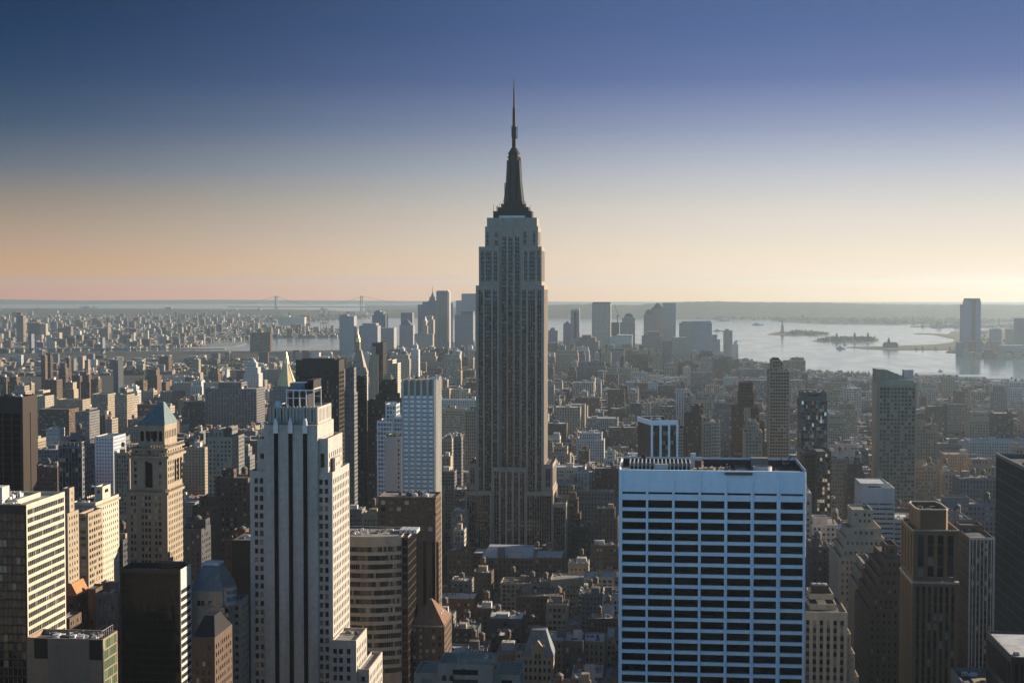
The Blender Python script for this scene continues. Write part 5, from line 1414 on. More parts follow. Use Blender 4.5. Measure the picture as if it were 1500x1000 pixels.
# ------------------------------------------------------------------ towers of the middle distance with roofs of their own
def mid_towers():
    # gilded pyramid tower
    b = B('stone_tower', 'grey stone tower under a tall gilded eight-sided pyramid with lantern', 'skyscraper', 'gold pyramid tower')
    Y = 1950.0
    x = lambda p: X(p, Y, 560); z = lambda p: Z(p, Y, 414)
    b.tier(x(392), x(436), Y, Y + 40, 0, z(592), dict(bay=3, fr=.45, fh=3.6, vf=.5)); b.tier(x(398), x(432), Y + 3, Y + 36, z(592) - 1, z(566), dict(bay=3, fr=.45, fh=3.6, vf=.5), par=.4)
    cx, cy, r = x(414.5), Y + 19.5, (x(430) - x(401)) / 2 * 1.02
    q = b.ex('pyramid_roof', MT['palegold']); q.cyl(cx, cy, r, r * .22, z(566) - .3, z(533), 8, ph=math.pi / 8)
    q = b.ex('roof_ribs', MT['white'])
    for i in range(8):
        t = math.pi / 8 + i * math.pi / 4
        q.bar((cx + r * math.cos(t), cy + r * math.sin(t), z(566)), (cx + r * .22 * math.cos(t), cy + r * .22 * math.sin(t), z(533)), .35, 4)
    q = b.ex('lantern', MT['gold']); q.cyl(cx, cy, r * .26, r * .2, z(533), z(527), 8); q.cyl(cx, cy, r * .2, 0, z(527), z(515), 8)
    b.done('grey', 'glass')
    # clock tower with white pyramid and gold tip
    b = B('clock_tower', 'pale marble tower with steep pyramid top and golden lantern, behind the slim towers', 'skyscraper', 'pale gold-tipped tower')
    Y = 2150.0
    x = lambda p: X(p, Y, 540); z = lambda p: Z(p, Y, 522)
    b.tier(x(510), x(534), Y, Y + 27, 0, z(549), dict(bay=3, fr=.4, fh=4, vf=.5), par=.2)
    q = b.ex('pyramid_roof', MT['greystone']); q.pyramid(x(512), x(535), Y, Y + 27, z(549) - .2, z(513), 3.6, 3.6)
    q = b.ex('dormers', MT['bronze'])
    for i in range(3):
        for j in range(3 - i): q.box(x(518 + j * 4 + i * 1.5) - .6, x(518 + j * 4 + i * 1.5) + .6, Y + 1.5 + i * 3.2, Y + 4 + i * 3.2, z(541 - i * 9), z(538.5 - i * 9))
    cx, cy = x(522), Y + 13.5
    q = b.ex('belfry', MT['tan']); q.cyl(cx, cy, 4.2, 3.8, z(513), z(501), 8)
    q = b.ex('gold_lantern', MT['gold']); q.cyl(cx, cy, 3.4, 3.0, z(501), z(496), 8); q.cyl(cx, cy, 3.2, 1.2, z(496), z(491), 8); q.cyl(cx, cy, .9, 0, z(491), z(481), 6)
    b.done('white', 'glass')
    # white tapered tower, left
    b = B('stone_tower', 'white tapered tower with sunlit lantern top, left of the gold pyramid tower', 'skyscraper', 'white tapered tower')
    Y = 2900.0
    x = lambda p: X(p, Y, 550); z = lambda p: Z(p, Y, 368)
    st = dict(bay=3.4, fr=.4, fh=4, vf=.5)
    b.tier(x(357), x(379), Y, Y + 30, 0, z(547), st); b.tier(x(359), x(377), Y + 3, Y + 27, z(547) - 1, z(538), st)
    b.tier(x(361), x(374), Y + 6, Y + 22, z(538) - 1, z(531), st)
    q = b.ex('lantern', MT['white']); q.pyramid(x(362), x(373), Y + 7, Y + 21, z(531) - .8, z(524), .8, .8)
    b.done('white', 'glass')
    # white institutional block with colonnade windows
    b = B('office_building', 'long grey block of tall window bays left of the gold pyramid tower', 'office building', 'long grey block')
    Y = 2300.0
    b.tier(X(300, Y), X(376, Y), Y, Y + 50, 0, Z(572, Y), dict(bay=5, fr=.55, fh=4.2, vf=.6, dep=.6))
    b.tier(X(318, Y), X(352, Y), Y + 8, Y + 40, 0, Z(563, Y), dict(bay=5, fr=.5, fh=4.2, vf=.6))
    b.units(X(303, Y), X(370, Y), Y + 4, Y + 44, Z(572, Y) - 1, 5, big=8)
    b.done('grey', 'glass', 'gravel')
    for name, lab, lm, L, Y, wall in (
        ('apartment_tower', 'sunlit beige pair of slender towers right of the thin dark tower', 'sunlit beige pair', ((567, 575, 527), (575.5, 582, 532)), 2150, 'cream'),
        ('apartment_block', 'big dark brick block with penthouse silhouetted against the river', 'dark riverside block', ((366, 396, 487), (376, 382, 482)), 5700, 'brown'),
        ('glass_building', 'blue-white glass building with sloping top right of the pale-gridded office', 'sloping blue glass building', ((139, 166, 639), (146, 170, 660)), 1420, 'steel'),
        ('office_building', 'grey tower with white ribs and brown roof houses right of the copper-pyramid tower', None, ((306, 342, 640), (316, 326, 629), (330, 336, 626)), 1250, 'grey'),
        ('apartment_block', 'dark brown slab with recessed columns of windows above the pale-gridded office', None, ((57, 101, 599),), 1900, 'brown'),
        ('apartment_block', 'two-tone grey tower with sunlit corner right of the dark brown slab', None, ((110, 131, 603), (124, 130, 600)), 1800, 'grey'),
        ('apartment_block', 'tan slab pair with cream sunlit sides, left one', None, ((134, 158, 577),), 2250, 'tan'),
        ('apartment_block', 'tan slab pair with cream sunlit sides, right one', None, ((168, 186, 578), (181, 185, 571)), 2150, 'tan'),
        ('apartment_block', 'stepped beige tower left of the tan slab pair', None, ((49, 66, 580), (53, 62, 572)), 2200, 'beige'),
        ('apartment_block', 'wide low block with saw-tooth cornice and sunlit end above the two-tone tower', None, ((85, 121, 585),), 2350, 'tan'),
        ('apartment_block', 'thin blue-dark slab tower standing alone amid low roofs at left', None, ((166, 173, 528), (167, 170, 524)), 3300, 'dark grey'),
    ):
        b = B(name, lab, 'apartment building' if 'apart' in name else 'office building', lm)
        far = Y > 3000
        for i, (a, c, yt) in enumerate(L):
            x0, x1 = X(a, Y, yt), X(c, Y, yt)
            b.tier(x0, x1, Y + i * 3, Y + 34 - i * 4, 0 if (i == 0 or 'pair of' in lab or yt > L[0][2]) else Z(L[0][2], Y) - 1, Z(yt, Y, a), dict(bay=4 if far else 3.2, fr=.5, fh=4.2 if far else 3.6, vf=.5))
        b.done(wall, 'bluewall' if 'blue' in lab else 'warmglass')
mid_towers()

# ------------------------------------------------------------------ far towers: downtown, the far shore, Brooklyn
def far_tower(name, label, a, c, ytop, D, col, tops=(), lm=None, cat='skyscraper', deep=None, group=None):
    """a, c, ytop in photo pixels; tops: list of (kind, a, c, y0, y1[, colour])"""
    x0, x1 = X(a, D, ytop), X(c, D, ytop)
    dp = deep or max(25, min(60, (x1 - x0) * .9))
    o = ((x0 + x1) / 2, D + dp / 2, 0)
    col = tuple(v * .8 for v in col)
    q = M()
    tl = lambda n, k=col: np.array([[v for v in k]])
    z = Z(ytop, D, (a + c) / 2)
    q.box(x0, x1, D, D + dp, 0, z, col)
    for t in tops:
        if t[0] == 'box':
            q.box(X(t[1], D), X(t[2], D), D - (t[5] if len(t) > 5 else -3), D + dp - 3, Z(t[3], D) if t[3] < 900 else 0, Z(t[4], D), col)
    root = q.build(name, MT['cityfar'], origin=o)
    tag(root, label, cat, group)
    for t in tops:
        p = M()
        if t[0] == 'box': continue
        xa, xb = X(t[1], D), X(t[2], D); za, zc = Z(t[3], D), Z(t[4], D)
        cx, cy, r = (xa + xb) / 2, D + dp / 2, (xb - xa) / 2
        mt = MT[t[5]] if len(t) > 5 else MT['slate']
        if t[0] == 'pyr': p.pyramid(xa, xb, cy - r, cy + r, za, zc, .4, .4); nm = 'pyramid_roof'
        if t[0] == 'dome':
            for i in range(5):
                h0, h1 = i / 5, (i + 1) / 5
                p.cyl(cx, cy, r * math.sqrt(1 - h0 * h0), max(.3, r * math.sqrt(max(0, 1 - h1 * h1))), za + (zc - za) * h0, za + (zc - za) * h1, 16)
            nm = 'dome'
        if t[0] == 'spire': p.cyl(cx, cy, r, .2, za, zc, 8); nm = 'spire'
        if t[0] == 'cap': p.box(xa, xb, D + 1, D + dp - 1, za, zc); nm = 'roof_house'
        if t[0] == 'strip': p.box(xa, xb, D - .9, D - .05, zc, za); nm = 'wall_strip'
        if t[0] == 'fins':
            n = 5
            for i in range(n):
                xx = xa + (xb - xa) * (i + .5) / n
                p.cyl(xx, D, (xb - xa) / n * .45, (xb - xa) / n * .45, zc, za, 10)
            nm = 'rippled_front'
        p.build(nm, mt, root)
    PBOX.append((x0, x1, D, D + dp, 0, z, None)); FOOT.append((x0, x1, D, D + dp))
    if lm: LANDMARKS.append((lm, a, c, ytop, D))
    return root
g1, g2, g3, tn, dk, wh, br = (.32, .32, .33), (.20, .205, .22), (.38, .37, .36), (.40, .33, .25), (.08, .085, .095), (.62, .60, .57), (.20, .14, .10)
FT = [
 ('office_tower', 'plain pale grey slab tower by the river, left end of the downtown cluster', 497, 518.5, 463, 5000, g3, [('cap', 498, 509, 463, 461.5)]),
 ('office_tower', 'broad grey block with sunlit edge right of the plain pale slab', 526, 553, 477, 5000, g1, [('box', 531, 551, 477, 474)]),
 ('office_tower', 'dark stepped-top tower above the broad grey block', 545, 565, 461, 5800, g2, [('box', 548, 562, 461, 457), ('cap', 551, 557, 457, 455)]),
 ('office_building', 'low grey block with pale front left of the green-pointed tower', 553, 577, 480, 5300, g3, []),
 ('stone_tower', 'grey tower with pointed roof among the downtown towers', 585, 605, 476, 5200, g1, [('pyr', 587, 602, 476, 467, 'slate')]),
 ('office_tower', 'dark flat-topped tower behind the pointed-roof tower', 587, 604, 458, 5700, g2, []),
 ('office_tower', 'grey flat-topped tower left of the needle-spired one', 612, 628, 446, 5900, g2, [('cap', 619, 628, 446, 442)]),
 ('stone_tower', 'stepped tower tapering to a needle spire, downtown', 627, 639, 440, 5700, g2, [('box', 629, 637.5, 440, 435), ('pyr', 630.5, 636, 435, 427, 'slate'), ('spire', 632.6, 633.6, 428, 418, 'alu')]),
 ('apartment_tower', 'tall rippled silver tower, highest left of the spired tower', 639, 658, 427, 5050, g3, [('fins', 639.5, 657.5, 426, 500, 'greystone'), ('cap', 641, 656, 427, 425.5, 'steel')]),
 ('office_tower', 'slender grey tower peeping past the rippled silver tower', 657, 662, 444, 5600, g2, []),
 ('office_tower', 'pale tower with sloped cap left of the wide banded tower', 668, 677, 440, 5900, g3, []),
 ('office_tower', 'wide pale banded tower with flat top beside the spired tower', 676, 698, 431, 5600, g3, [('cap', 676.5, 698, 434, 430, 'alu')]),
 ('office_tower', 'dark grey glass slab low beside the spired tower', 666, 693, 461, 5000, g2, [('cap', 676, 693, 461, 456, 'alu')]),
 ('municipal_building', 'wide tan civic block with tiered wedding-cake tower', 607, 634, 489, 4900, tn, [('box', 617, 626, 489, 477), ('box', 619, 624, 477, 470), ('spire', 620, 623, 470, 463, 'steel')]),
 ('office_building', 'tan-topped block behind the wedding-cake tower', 620, 635, 468, 5300, tn, [('box', 624, 633, 468, 463)]),
 ('stone_tower', 'little white tower with domed pointed top, left of the spired tower', 603, 613, 512, 3700, wh, [('box', 604.5, 611, 512, 506), ('pyr', 605.5, 610, 506, 501, 'steel')]),
 ('office_tower', 'round-shouldered grey tower just right of the spired tower', 803, 817, 484, 5500, g2, [('dome', 805, 815, 484, 479.5)]),
 ('office_tower', 'grey tower with peaked top left of the pale striped tower', 825, 836, 474, 5600, g2, [('pyr', 826, 835, 474, 470)]),
 ('office_tower', 'pale tower with black stripe down its middle, right of the spired tower', 836, 849, 454, 5300, g3, [('strip', 840.5, 844.5, 456, 495, 'bronze'), ('cap', 838, 848, 454, 452, 'steel')]),
 ('office_tower', 'big glass tower tinted tan by the sky, highest right of the spired tower', 867, 894.5, 444, 5200, (.50, .42, .31), [('cap', 868, 894, 444, 442.5, 'alu')]),  # the tan sky reflection is painted into this wall tint
 ('office_tower', 'dark unfinished tower with crane on top', 895, 907, 472, 5350, dk, []),
 ('office_tower', 'tower with copper dome right of the crane', 911, 930, 466, 5450, (.40, .36, .31), [('box', 914, 927, 466, 463), ('dome', 914.5, 926.5, 463, 458.5, 'copper')]),
 ('office_tower', 'shorter grey tower touching the left of the domed tower', 908, 919, 472, 5300, g2, []),
 ('office_tower', 'tower with low rounded dome beside the pyramid-topped tower', 943, 957, 460, 5600, (.40, .36, .31), [('dome', 944.5, 957, 460, 452.5)]),
 ('office_tower', 'tower topped by a slate pyramid between the domed tower and banded tower', 953.5, 971, 451, 5500, (.40, .36, .31), [('pyr', 954.5, 970.5, 451, 442.5)]),
 ('office_tower', 'tall banded flat tower right of the slate pyramid tower', 971, 990, 443.5, 5400, (.46, .43, .39), []),
 ('office_building', 'white terraced block in front of the domed tower', 894, 926, 493, 4700, wh, [('box', 903, 926, 493, 490)]),
 ('office_building', 'brown ziggurat block below the tan glass tower', 844, 877, 500, 4600, br, [('box', 848, 872, 500, 494), ('box', 852, 866, 494, 490.5)]),
 ('office_building', 'dark flat block with black top below the white terraced block', 895, 914, 513, 4100, g2, [('cap', 895, 914, 514, 510.5, 'black')]),
 ('office_tower', 'stepped dark glass block below the slate pyramid tower', 940, 969, 492, 4800, g2, [('box', 948, 966, 492, 485)]),
 ('office_building', 'brown pair of blocks below the banded tower, left one', 970, 985, 500, 4700, br, []),
 ('office_building', 'brown pair of blocks below the banded tower, right one', 986, 1005, 494, 4700, tn, []),
 ('office_tower', 'broad grey tower with chamfered shoulders, right part of downtown', 1012, 1043, 473, 5100, g1, [('box', 1014, 1041, 473, 469.5)]),
 ('office_tower', 'tan-grey tower tucked behind the broad shouldered tower', 995, 1014, 473, 5300, (.38, .34, .28), [('box', 998, 1014, 473, 470)]),
 ('office_building', 'stepped grey block at the right foot of the broad shouldered tower', 1043, 1055, 497, 5100, g1, [('box', 1043, 1050, 497, 489)]),
 ('apartment_tower', 'slim grey riverside tower at the right end of downtown', 1060, 1073, 484, 5200, g1, [('cap', 1062, 1067, 484, 481)]),
 ('apartment_tower', 'bright white sunlit tower under a crane beside the slim riverside tower', 1073, 1081.5, 504, 5150, wh, [('cap', 1075, 1079, 504, 499, 'white')]),
 ('office_tower', 'tallest glass tower across the water with tapered shoulders', 1411, 1437, 446, 5850, (.20, .235, .29), [('box', 1413, 1435.5, 446, 440, -2), ('cap', 1414.5, 1434, 440, 436.5, 'grey'), ('strip', 1422, 1427, 438, 512, 'bronze')]),
 ('apartment_tower', 'pale rounded tower right of the tallest glass tower across the water', 1452, 1467, 482, 6100, g3, [('box', 1455, 1464, 482, 479.5)]),
 ('apartment_tower', 'small pale tower between rounded tower and edge tower across the water', 1475, 1487, 481.5, 6200, g3, []),
 ('office_tower', 'dark tower at the right edge across the water', 1490, 1512, 466, 6000, g2, []),
 ('office_building', 'grey waterfront slab right of the tallest glass tower', 1437, 1450, 504, 5900, g1, []),
 ('office_building', 'stepped grey waterfront blocks at the right edge', 1463, 1500, 509, 5700, g1, [('box', 1470, 1500, 509, 503)]),
 ('office_building', 'low grey waterfront block between slab and stepped blocks', 1450, 1464, 508, 5800, g2, []),
 ('apartment_tower', 'dark brown tower at far left across the river, highest there', 24, 34, 462, 6300, br, [('cap', 26, 32, 462, 459, 'brown')]),
 ('apartment_tower', 'wide brown block pair right of the dark far-left tower', 41, 58, 473, 6400, br, [('box', 45, 55, 473, 470)]),
 ('apartment_tower', 'brown tower with bright sunlit end right of the wide brown blocks', 58, 67, 474, 6400, tn, []),
 ('apartment_tower', 'brown tower above the far-left bridge', 84, 97, 480, 6500, br, []),
 ('apartment_tower', 'narrow brown tower beside the one above the bridge', 98, 104, 478, 6500, br, []),
 ('apartment_tower', 'short tan tower in front of the narrow brown tower', 76, 87, 487, 6200, tn, []),
 ('apartment_tower', 'brown block with pale chimney between the bridge towers', 144, 158, 481, 6600, br, [('box', 157, 159, 900, 474)]),
 ('apartment_block', 'long grey block on the far low ridge at left', 237, 257, 453, 14800, g2, [('box', 243, 252, 453, 450.5)]),
 ('apartment_block', 'grey block on the far ridge, left of the great bridge', 337, 350, 455, 14600, g2, [('box', 342, 347, 455, 453)]),
 ('apartment_block', 'grey block on the far ridge close to the great bridge', 373, 386, 454.5, 14500, g2, [('box', 378, 382, 454.5, 452)]),
 ('warehouse', 'long cream warehouse row with sunlit front on the far shore', 408, 446, 464.5, 10500, (.6, .5, .36), [('box', 412, 424, 464.5, 463)]),
 ('warehouse', 'wide brown block with pale sheds beside the far river bend', 266, 286, 492, 7100, br, []),
 ('apartment_tower', 'brown riverside tower with sunlit side left of the wide brown block', 232, 247, 520, 5200, br, []),
 ('apartment_tower', 'pale tower cluster on the right by the river bank', 1454, 1474, 558, 3700, g3, [('box', 1457, 1473, 558, 556)]),
]
for t in FT:
    far_tower(t[0], t[1], t[2], t[3], t[4], t[5], t[6], t[7])
for i, p in enumerate((208, 213, 218, 222.5, 227.5, 232)):
    far_tower('apartment_slab', 'pale housing slab with sunlit side in a row of six far across the river', p, p + 3.6, 472, 10200, (.42, .34, .25), group='row of six pale housing slabs', cat='apartment building')
# ------------------------------------------------------------------ bridges, islands, ships
def bridge(name, label, D, px0, px1, towers, deck, sag, tw, ends, wd, mat):
    o = (X((px0 + px1) / 2, D, 470), D, 0)
    root = bpy.data.objects.new(name, None); root.location = o; root['_o'] = list(o); C.objects.link(root)
    tag(root, label, 'bridge')
    zd = Z(deck, D, 400)
    k = D / FPX
    x = lambda p: X(p, D, 460)
    M().box(x(px0), x(px1), D - wd / 2, D + wd / 2, zd - 2.2 * k * .5, zd, None, True).build('deck', MT[mat], root)
    cabs = [M(), M()]; hg = M()
    tops = []
    for p, ty in towers:
        q = M(); zt = Z(ty, D, p)
        for sx in (-1, 1):
            q.box(x(p) + sx * tw * k - .55 * k, x(p) + sx * tw * k + .55 * k, D - wd / 2 - 1, D + wd / 2 + 1, 0, zt)
        for zz in (zt, zt - (zt - zd) * .45, zd - 3, zd * .4):
            q.box(x(p) - (tw - .54) * k, x(p) + (tw - .54) * k, D - wd / 2 - .8, D + wd / 2 + .8, zz - 1.6 * k, zz)
        q.build('tower', MT[mat], root)
        tops.append((p, zt))
    segs = [((ends[0], zd), tops[0], False), (tops[0], tops[1], True), (tops[1], (ends[1], zd), False)]
    for (pa, za), (pb, zb), main in segs:
        n = 22; pr = None
        for i in range(n + 1):
            t = i / n
            zz = za + (zb - za) * t
            zz -= (4 * t * (1 - t)) * (max(0, (za + zb) / 2 - Z(sag, D, 400)) if main else abs(za - zb) * .16)
            xx = x(pa + (pb - pa) * t)
            for s in (0, 1):
                yy = D + (s - .5) * wd
                if pr: cabs[s].bar((pr[0], yy, pr[1]), (xx, yy, zz), .16 * k, 4)
                if 0 < i < n and zz > zd + 1: hg.bar((xx, yy, zd), (xx, yy, zz), .05 * k, 3)
            pr = (xx, zz)
    for c in cabs: c.build('cable', MT[mat], root)
    hg.build('hangers', MT[mat], root, kind='stuff')
    LANDMARKS.append((('far suspension bridge' if D > 9000 else 'river bridge'), px0, px1, towers[0][1], D))
bridge('suspension_bridge', 'long grey suspension bridge with two tall towers on the hazy horizon', 16200, 335, 640, [(405, 433.5), (530, 433.5)], 449, 447.5, 1.6, (325, 640), 30, 'slate')
bridge('suspension_bridge', 'dark suspension bridge with low blue-grey towers crossing the river at left', 5500, -60, 330, [(46, 489), (150, 494)], 511, 508, 1.3, (-50, 235), 26, 'slate')

def boat(label, px, py, L, h, mat='white', cat='boat'):
    x, y = G(px, py)
    o = (x, y, 0)
    root = bpy.data.objects.new('ship' if cat == 'ship' else 'boat', None); root.location = o; root['_o'] = list(o); C.objects.link(root)
    tag(root, label, cat)
    q = M()
    wdt = L * .22
    lo = [(x - L / 2, y - wdt / 2), (x + L * .35, y - wdt / 2), (x + L / 2, y), (x + L * .35, y + wdt / 2), (x - L / 2, y + wdt / 2)]
    hi = [(a + (a - x) * .06, b) for a, b in lo]
    q.prism([(a, b) for a, b in lo], -.5, h * .4, hi); q.build('hull', MT[mat], root)
    c = M(); c.box(x - L * .32, x + L * .1, y - wdt * .36, y + wdt * .36, h * .4, h * .8); c.box(x - L * .2, x, y - wdt * .25, y + wdt * .25, h * .8, h); c.build('cabin', MT['white'], root)
    f = M(); f.cyl(x - L * .12, y, L * .03, L * .025, h, h * 1.35, 8); f.build('funnel', MT['brown'], root)
boat('pale ferry on the open water left of the pier with the ferry terminal', 1232, 511, 38, 13)
boat('small boat just beyond the pale ferry', 1238, 505, 22, 9)
boat('white boat with wake below the tallest tower across the water, left of the other', 1378, 544, 15, 6)
boat('dark low boat below the tallest tower across the water', 1427, 541, 17, 5, 'slate')
boat('grey cargo ship on far water under the hills, right of the banded tower', 1060, 470, 90, 22, 'slate', 'ship')
boat('long low barge on the water beyond the chamfered grey tower', 1052, 485, 60, 12, 'slate', 'ship')
boat('ship anchored on far water above the little statue island', 1110, 476, 80, 15, 'slate', 'ship')
boat('cream ferry moored by the far piers with the port cranes', 487, 489.5, 110, 26, 'cream', 'ship')
boat('faint tanker on the pale strip of water under the left hills', 130, 450.6, 260, 26, 'slate', 'ship')

def statue():
    x, y = G(1146, 488.5); k = 8300 / FPX
    o = (x, y, 0)
    root = bpy.data.objects.new('statue', None); root.location = o; root['_o'] = list(o); C.objects.link(root)
    tag(root, 'tiny green robed statue with raised arm on a tall pedestal on an island', 'statue')
    zt = lambda py: Z(py, y, 1146)
    z0, z1, z2 = 1.5, zt(483.5), zt(480.5)
    q = M(); q.cyl(x, y, 24, 23, 1.4, 9, 11); q.box(x - 12, x + 12, y - 12, y + 12, 9, 14); q.prism([(x - 9, y - 9), (x + 9, y - 9), (x + 9, y + 9), (x - 9, y + 9)], 14, 46, [(x - 6.5, y - 6.5), (x + 6.5, y - 6.5), (x + 6.5, y + 6.5), (x - 6.5, y + 6.5)]); q.box(x - 7, x + 7, y - 7, y + 7, 46, 48)
    q.build('pedestal', MT['buff'], root)
    s = M()
    for r0, r1, a, c in ((5.2, 4.4, 48, 58), (4.4, 3.6, 58, 70), (3.6, 4.2, 70, 77), (4.2, 1.4, 77, 80.5), (1.3, 1.3, 80.5, 81.5), (1.3, 2.0, 81.5, 83.5), (2.0, 1.2, 83.5, 86.5)): s.cyl(x, y, r0, r1, a, c, 12, cap=False)
    s.bar((x - 3, y, 77), (x - 4.6, y, 84), 1.15, 7); s.bar((x - 4.6, y, 84), (x - 4.8, y, 91), .8, 7)
    s.bar((x + 3.4, y, 77), (x + 4.4, y - 2, 70), 1.1, 7); s.bar((x + 4.4, y - 2, 70), (x + 2.5, y - 4, 69), .8, 7)
    s.build('figure', MT['copper'], root)
    c = M()
    for i in range(7):
        t = math.pi * (i + .5) / 7
        c.bar((x + 1.6 * math.cos(t), y, 86 + .8 * math.sin(t)), (x + 4.2 * math.cos(t), y, 86 + 3 * math.sin(t)), .2, 4)
    c.build('crown', MT['copper'], root)
    t = M(); t.cyl(x - 4.8, y, .5, 1.2, 90.5, 92.5, 8); t.cyl(x - 4.8, y, 1.0, .1, 92.5, 95.5, 8); t.build('torch', MT['gold'], root)
    b = M(); b.box(x + 1.6, x + 3.6, y - 5, y - 4.3, 68, 73); b.build('tablet', MT['copper'], root)
statue()

def island_house(name, label, cat, px, py, L, h, roofs, wall='red brick', group=None):
    x, y = G(px, py); o = (x, y, 1.5)
    root = bpy.data.objects.new(name, None); root.location = o; root['_o'] = list(o); C.objects.link(root)
    tag(root, label, cat, group)
    q = M(); q.box(x - L / 2, x + L / 2, y, y + 28, 1.4, h)
    for i in range(int(L / 9)):
        q.box(x - L / 2 + 3 + i * 9, x - L / 2 + 5 + i * 9, y - .6, y - .01, 1.4, h - 1)
    q.build('wall', MT[wall], root)
    r = M(); r.prism([(x - L / 2 - 1, y - 1), (x + L / 2 + 1, y - 1), (x + L / 2 + 1, y + 29), (x - L / 2 - 1, y + 29)], h, h + 9, [(x - L / 2 + 6, y + 13), (x + L / 2 - 6, y + 13), (x + L / 2 - 6, y + 15), (x - L / 2 + 6, y + 15)]); r.build('roof', MT['slate'], root)
    for f in roofs:
        t = M(); xx = x + f * L / 2; t.box(xx - 5, xx + 5, y + 6, y + 16, h + .5, h + 17); t.build('turret', MT[wall], root)
        t = M(); t.pyramid(xx - 6, xx + 6, y + 5, y + 17, h + 17, h + 31); t.build('turret_roof', MT['slate'], root)
island_house('ferry_terminal', 'brick ferry terminal with steep roofs and clock turret at the end of the low pier', 'terminal', 1305, 509.5, 62, 16, [-.25])
island_house('hospital_building', 'long brick hall with corner turrets on the wooded island right of the statue', 'hall', 1262, 499.5, 80, 14, [-.8, .8])
island_house('hospital_building', 'shorter brick hall on the left half of the island right of the statue', 'hall', 1226, 500, 50, 12, [0])

def gantry(px, label):
    D = 8900; x = X(px, D, 490); k = 1.0; o = (x, D, 1.5)
    root = bpy.data.objects.new('port_crane', None); root.location = o; root['_o'] = list(o); C.objects.link(root)
    tag(root, label, 'crane', 'port cranes by the far water')
    l = M()
    for sx in (-9, 9):
        for sy in (-8, 8): l.box(x + sx - 1, x + sx + 1, D + sy - 1, D + sy + 1, 1.5, 42)
    l.box(x - 10, x + 10, D - 9, D + 9, 40, 43); l.build('legs', MT['tan'], root)
    b = M(); b.bar((x - 12, D, 43), (x + 12, D, 43), 1.6); b.bar((x - 9, D, 43), (x - 26, D, 84), 1.4); b.bar((x + 2, D, 43), (x + 2, D, 66), 1.2); b.bar((x + 2, D, 66), (x - 18, D, 66), .6)
    b.build('boom', MT['tan'], root)
for px, lb in ((472, 'tan port crane with raised boom by the far water, leftmost of three'), (476, 'tan port crane with raised boom, middle of three by the far water'), (480, 'tan port crane with raised boom, rightmost of three by the far water')):
    gantry(px, lb)
def tower_crane(name, label, px, D, y0, y1, tip, mat='red brick'):
    x = X(px, D, y1); o = (x, D + 12, Z(y0, D, px))
    root = bpy.data.objects.new(name, None); root.location = o; root['_o'] = list(o); C.objects.link(root)
    tag(root, label, 'crane')
    m = M(); m.bar((x, D + 12, Z(y0, D, px) - 1), (x, D + 12, Z(y1, D, px)), 1.6, 4); m.build('mast', MT[mat], root)
    j = M(); j.bar((x - 6 * (1 if tip[0] > px else -1), D + 12, Z(y1, D, px)), (X(tip[0], D, tip[1]), D + 12, Z(tip[1], D, px)), 1.1, 4); j.build('jib', MT[mat], root)
    c = M(); c.box(x - 3, x + 3, D + 9, D + 15, Z(y1, D, px) - 3, Z(y1, D, px) + 3); c.build('cab', MT[mat], root)
tower_crane('tower_crane', 'red-brown crane with steep jib on top of the dark unfinished tower', 904.5, 5350, 472, 463, (899.5, 446))
tower_crane('tower_crane', 'white crane on the bright white tower at the right end of downtown', 1079, 5150, 499, 500.5 - 1, (1086, 500), 'white')

def foliage(q, x, y, z, r, h, n=5, rr=random.Random(3)):
    for i in range(n):
        a = rr.uniform(0, 6.3); d = rr.uniform(0, r * .7)
        q.cyl(x + d * math.cos(a), y + d * math.sin(a), r * rr.uniform(.35, .6), r * .1, z + h * rr.uniform(.0, .45), z + h * rr.uniform(.6, 1.05), 5, ph=a)
q = M(); rr = random.Random(11)
def scatter(poly, n, r, h, z=1.5):
    xs = [p[0] for p in poly]; ys = [p[1] for p in poly]
    def inside(px, py):
        c = False; j = len(poly) - 1
        for i in range(len(poly)):
            if (poly[i][1] > py) != (poly[j][1] > py) and px < (poly[j][0] - poly[i][0]) * (py - poly[i][1]) / (poly[j][1] - poly[i][1]) + poly[i][0]: c = not c
            j = i
        return c
    k = 0
    while k < n:
        px, py = rr.uniform(min(xs), max(xs)), rr.uniform(min(ys), max(ys))
        if inside(px, py):
            x, y = G(px, py); foliage(q, x, y, z, r * rr.uniform(.6, 1.3), h * rr.uniform(.6, 1.3), 4, rr); k += 1
scatter([(1148, 490.5), (1200, 491), (1214, 490), (1196, 487.4), (1160, 486.2)], 160, 9, 14)
scatter([(1195, 499.4), (1215, 500.5), (1270, 501), (1284, 500), (1282, 496.6), (1240, 495), (1212, 496)], 190, 8, 14)
scatter([(1330, 512), (1405, 511.5), (1410, 488), (1500, 484), (1500, 500), (1440, 512)], 220, 9, 10)
scatter([(400, 471), (540, 465.5), (520, 462), (400, 463)], 400, 22, 16)
scatter([(0, 470), (380, 470), (380, 459), (0, 459)], 700, 22, 14)
scatter([(540, 458), (620, 460.5), (800, 462), (800, 457), (540, 455.5)], 300, 30, 18)
scatter([(1000, 466), (1130, 468), (1320, 475.5), (1500, 473), (1500, 462), (1000, 460)], 900, 30, 18)
scatter([(1090, 530), (1180, 546), (1300, 553), (1500, 563), (1500, 566), (1300, 556), (1180, 549), (1090, 533)], 260, 6, 13)
for ax, ay, n in ((330, 532, 60), (345, 535, 30), (960, 583, 60), (940, 587, 30), (300, 545, 25), (210, 545, 20), (1190, 620, 20), (700, 560, 20)):
    for i in range(n):
        x, y = G(ax + rr.uniform(-16, 16), ay + rr.uniform(-4, 5)); foliage(q, x, y, 1.5, 7, 16, 6, rr)
q.build('woods', MT['woods'], kind='stuff')

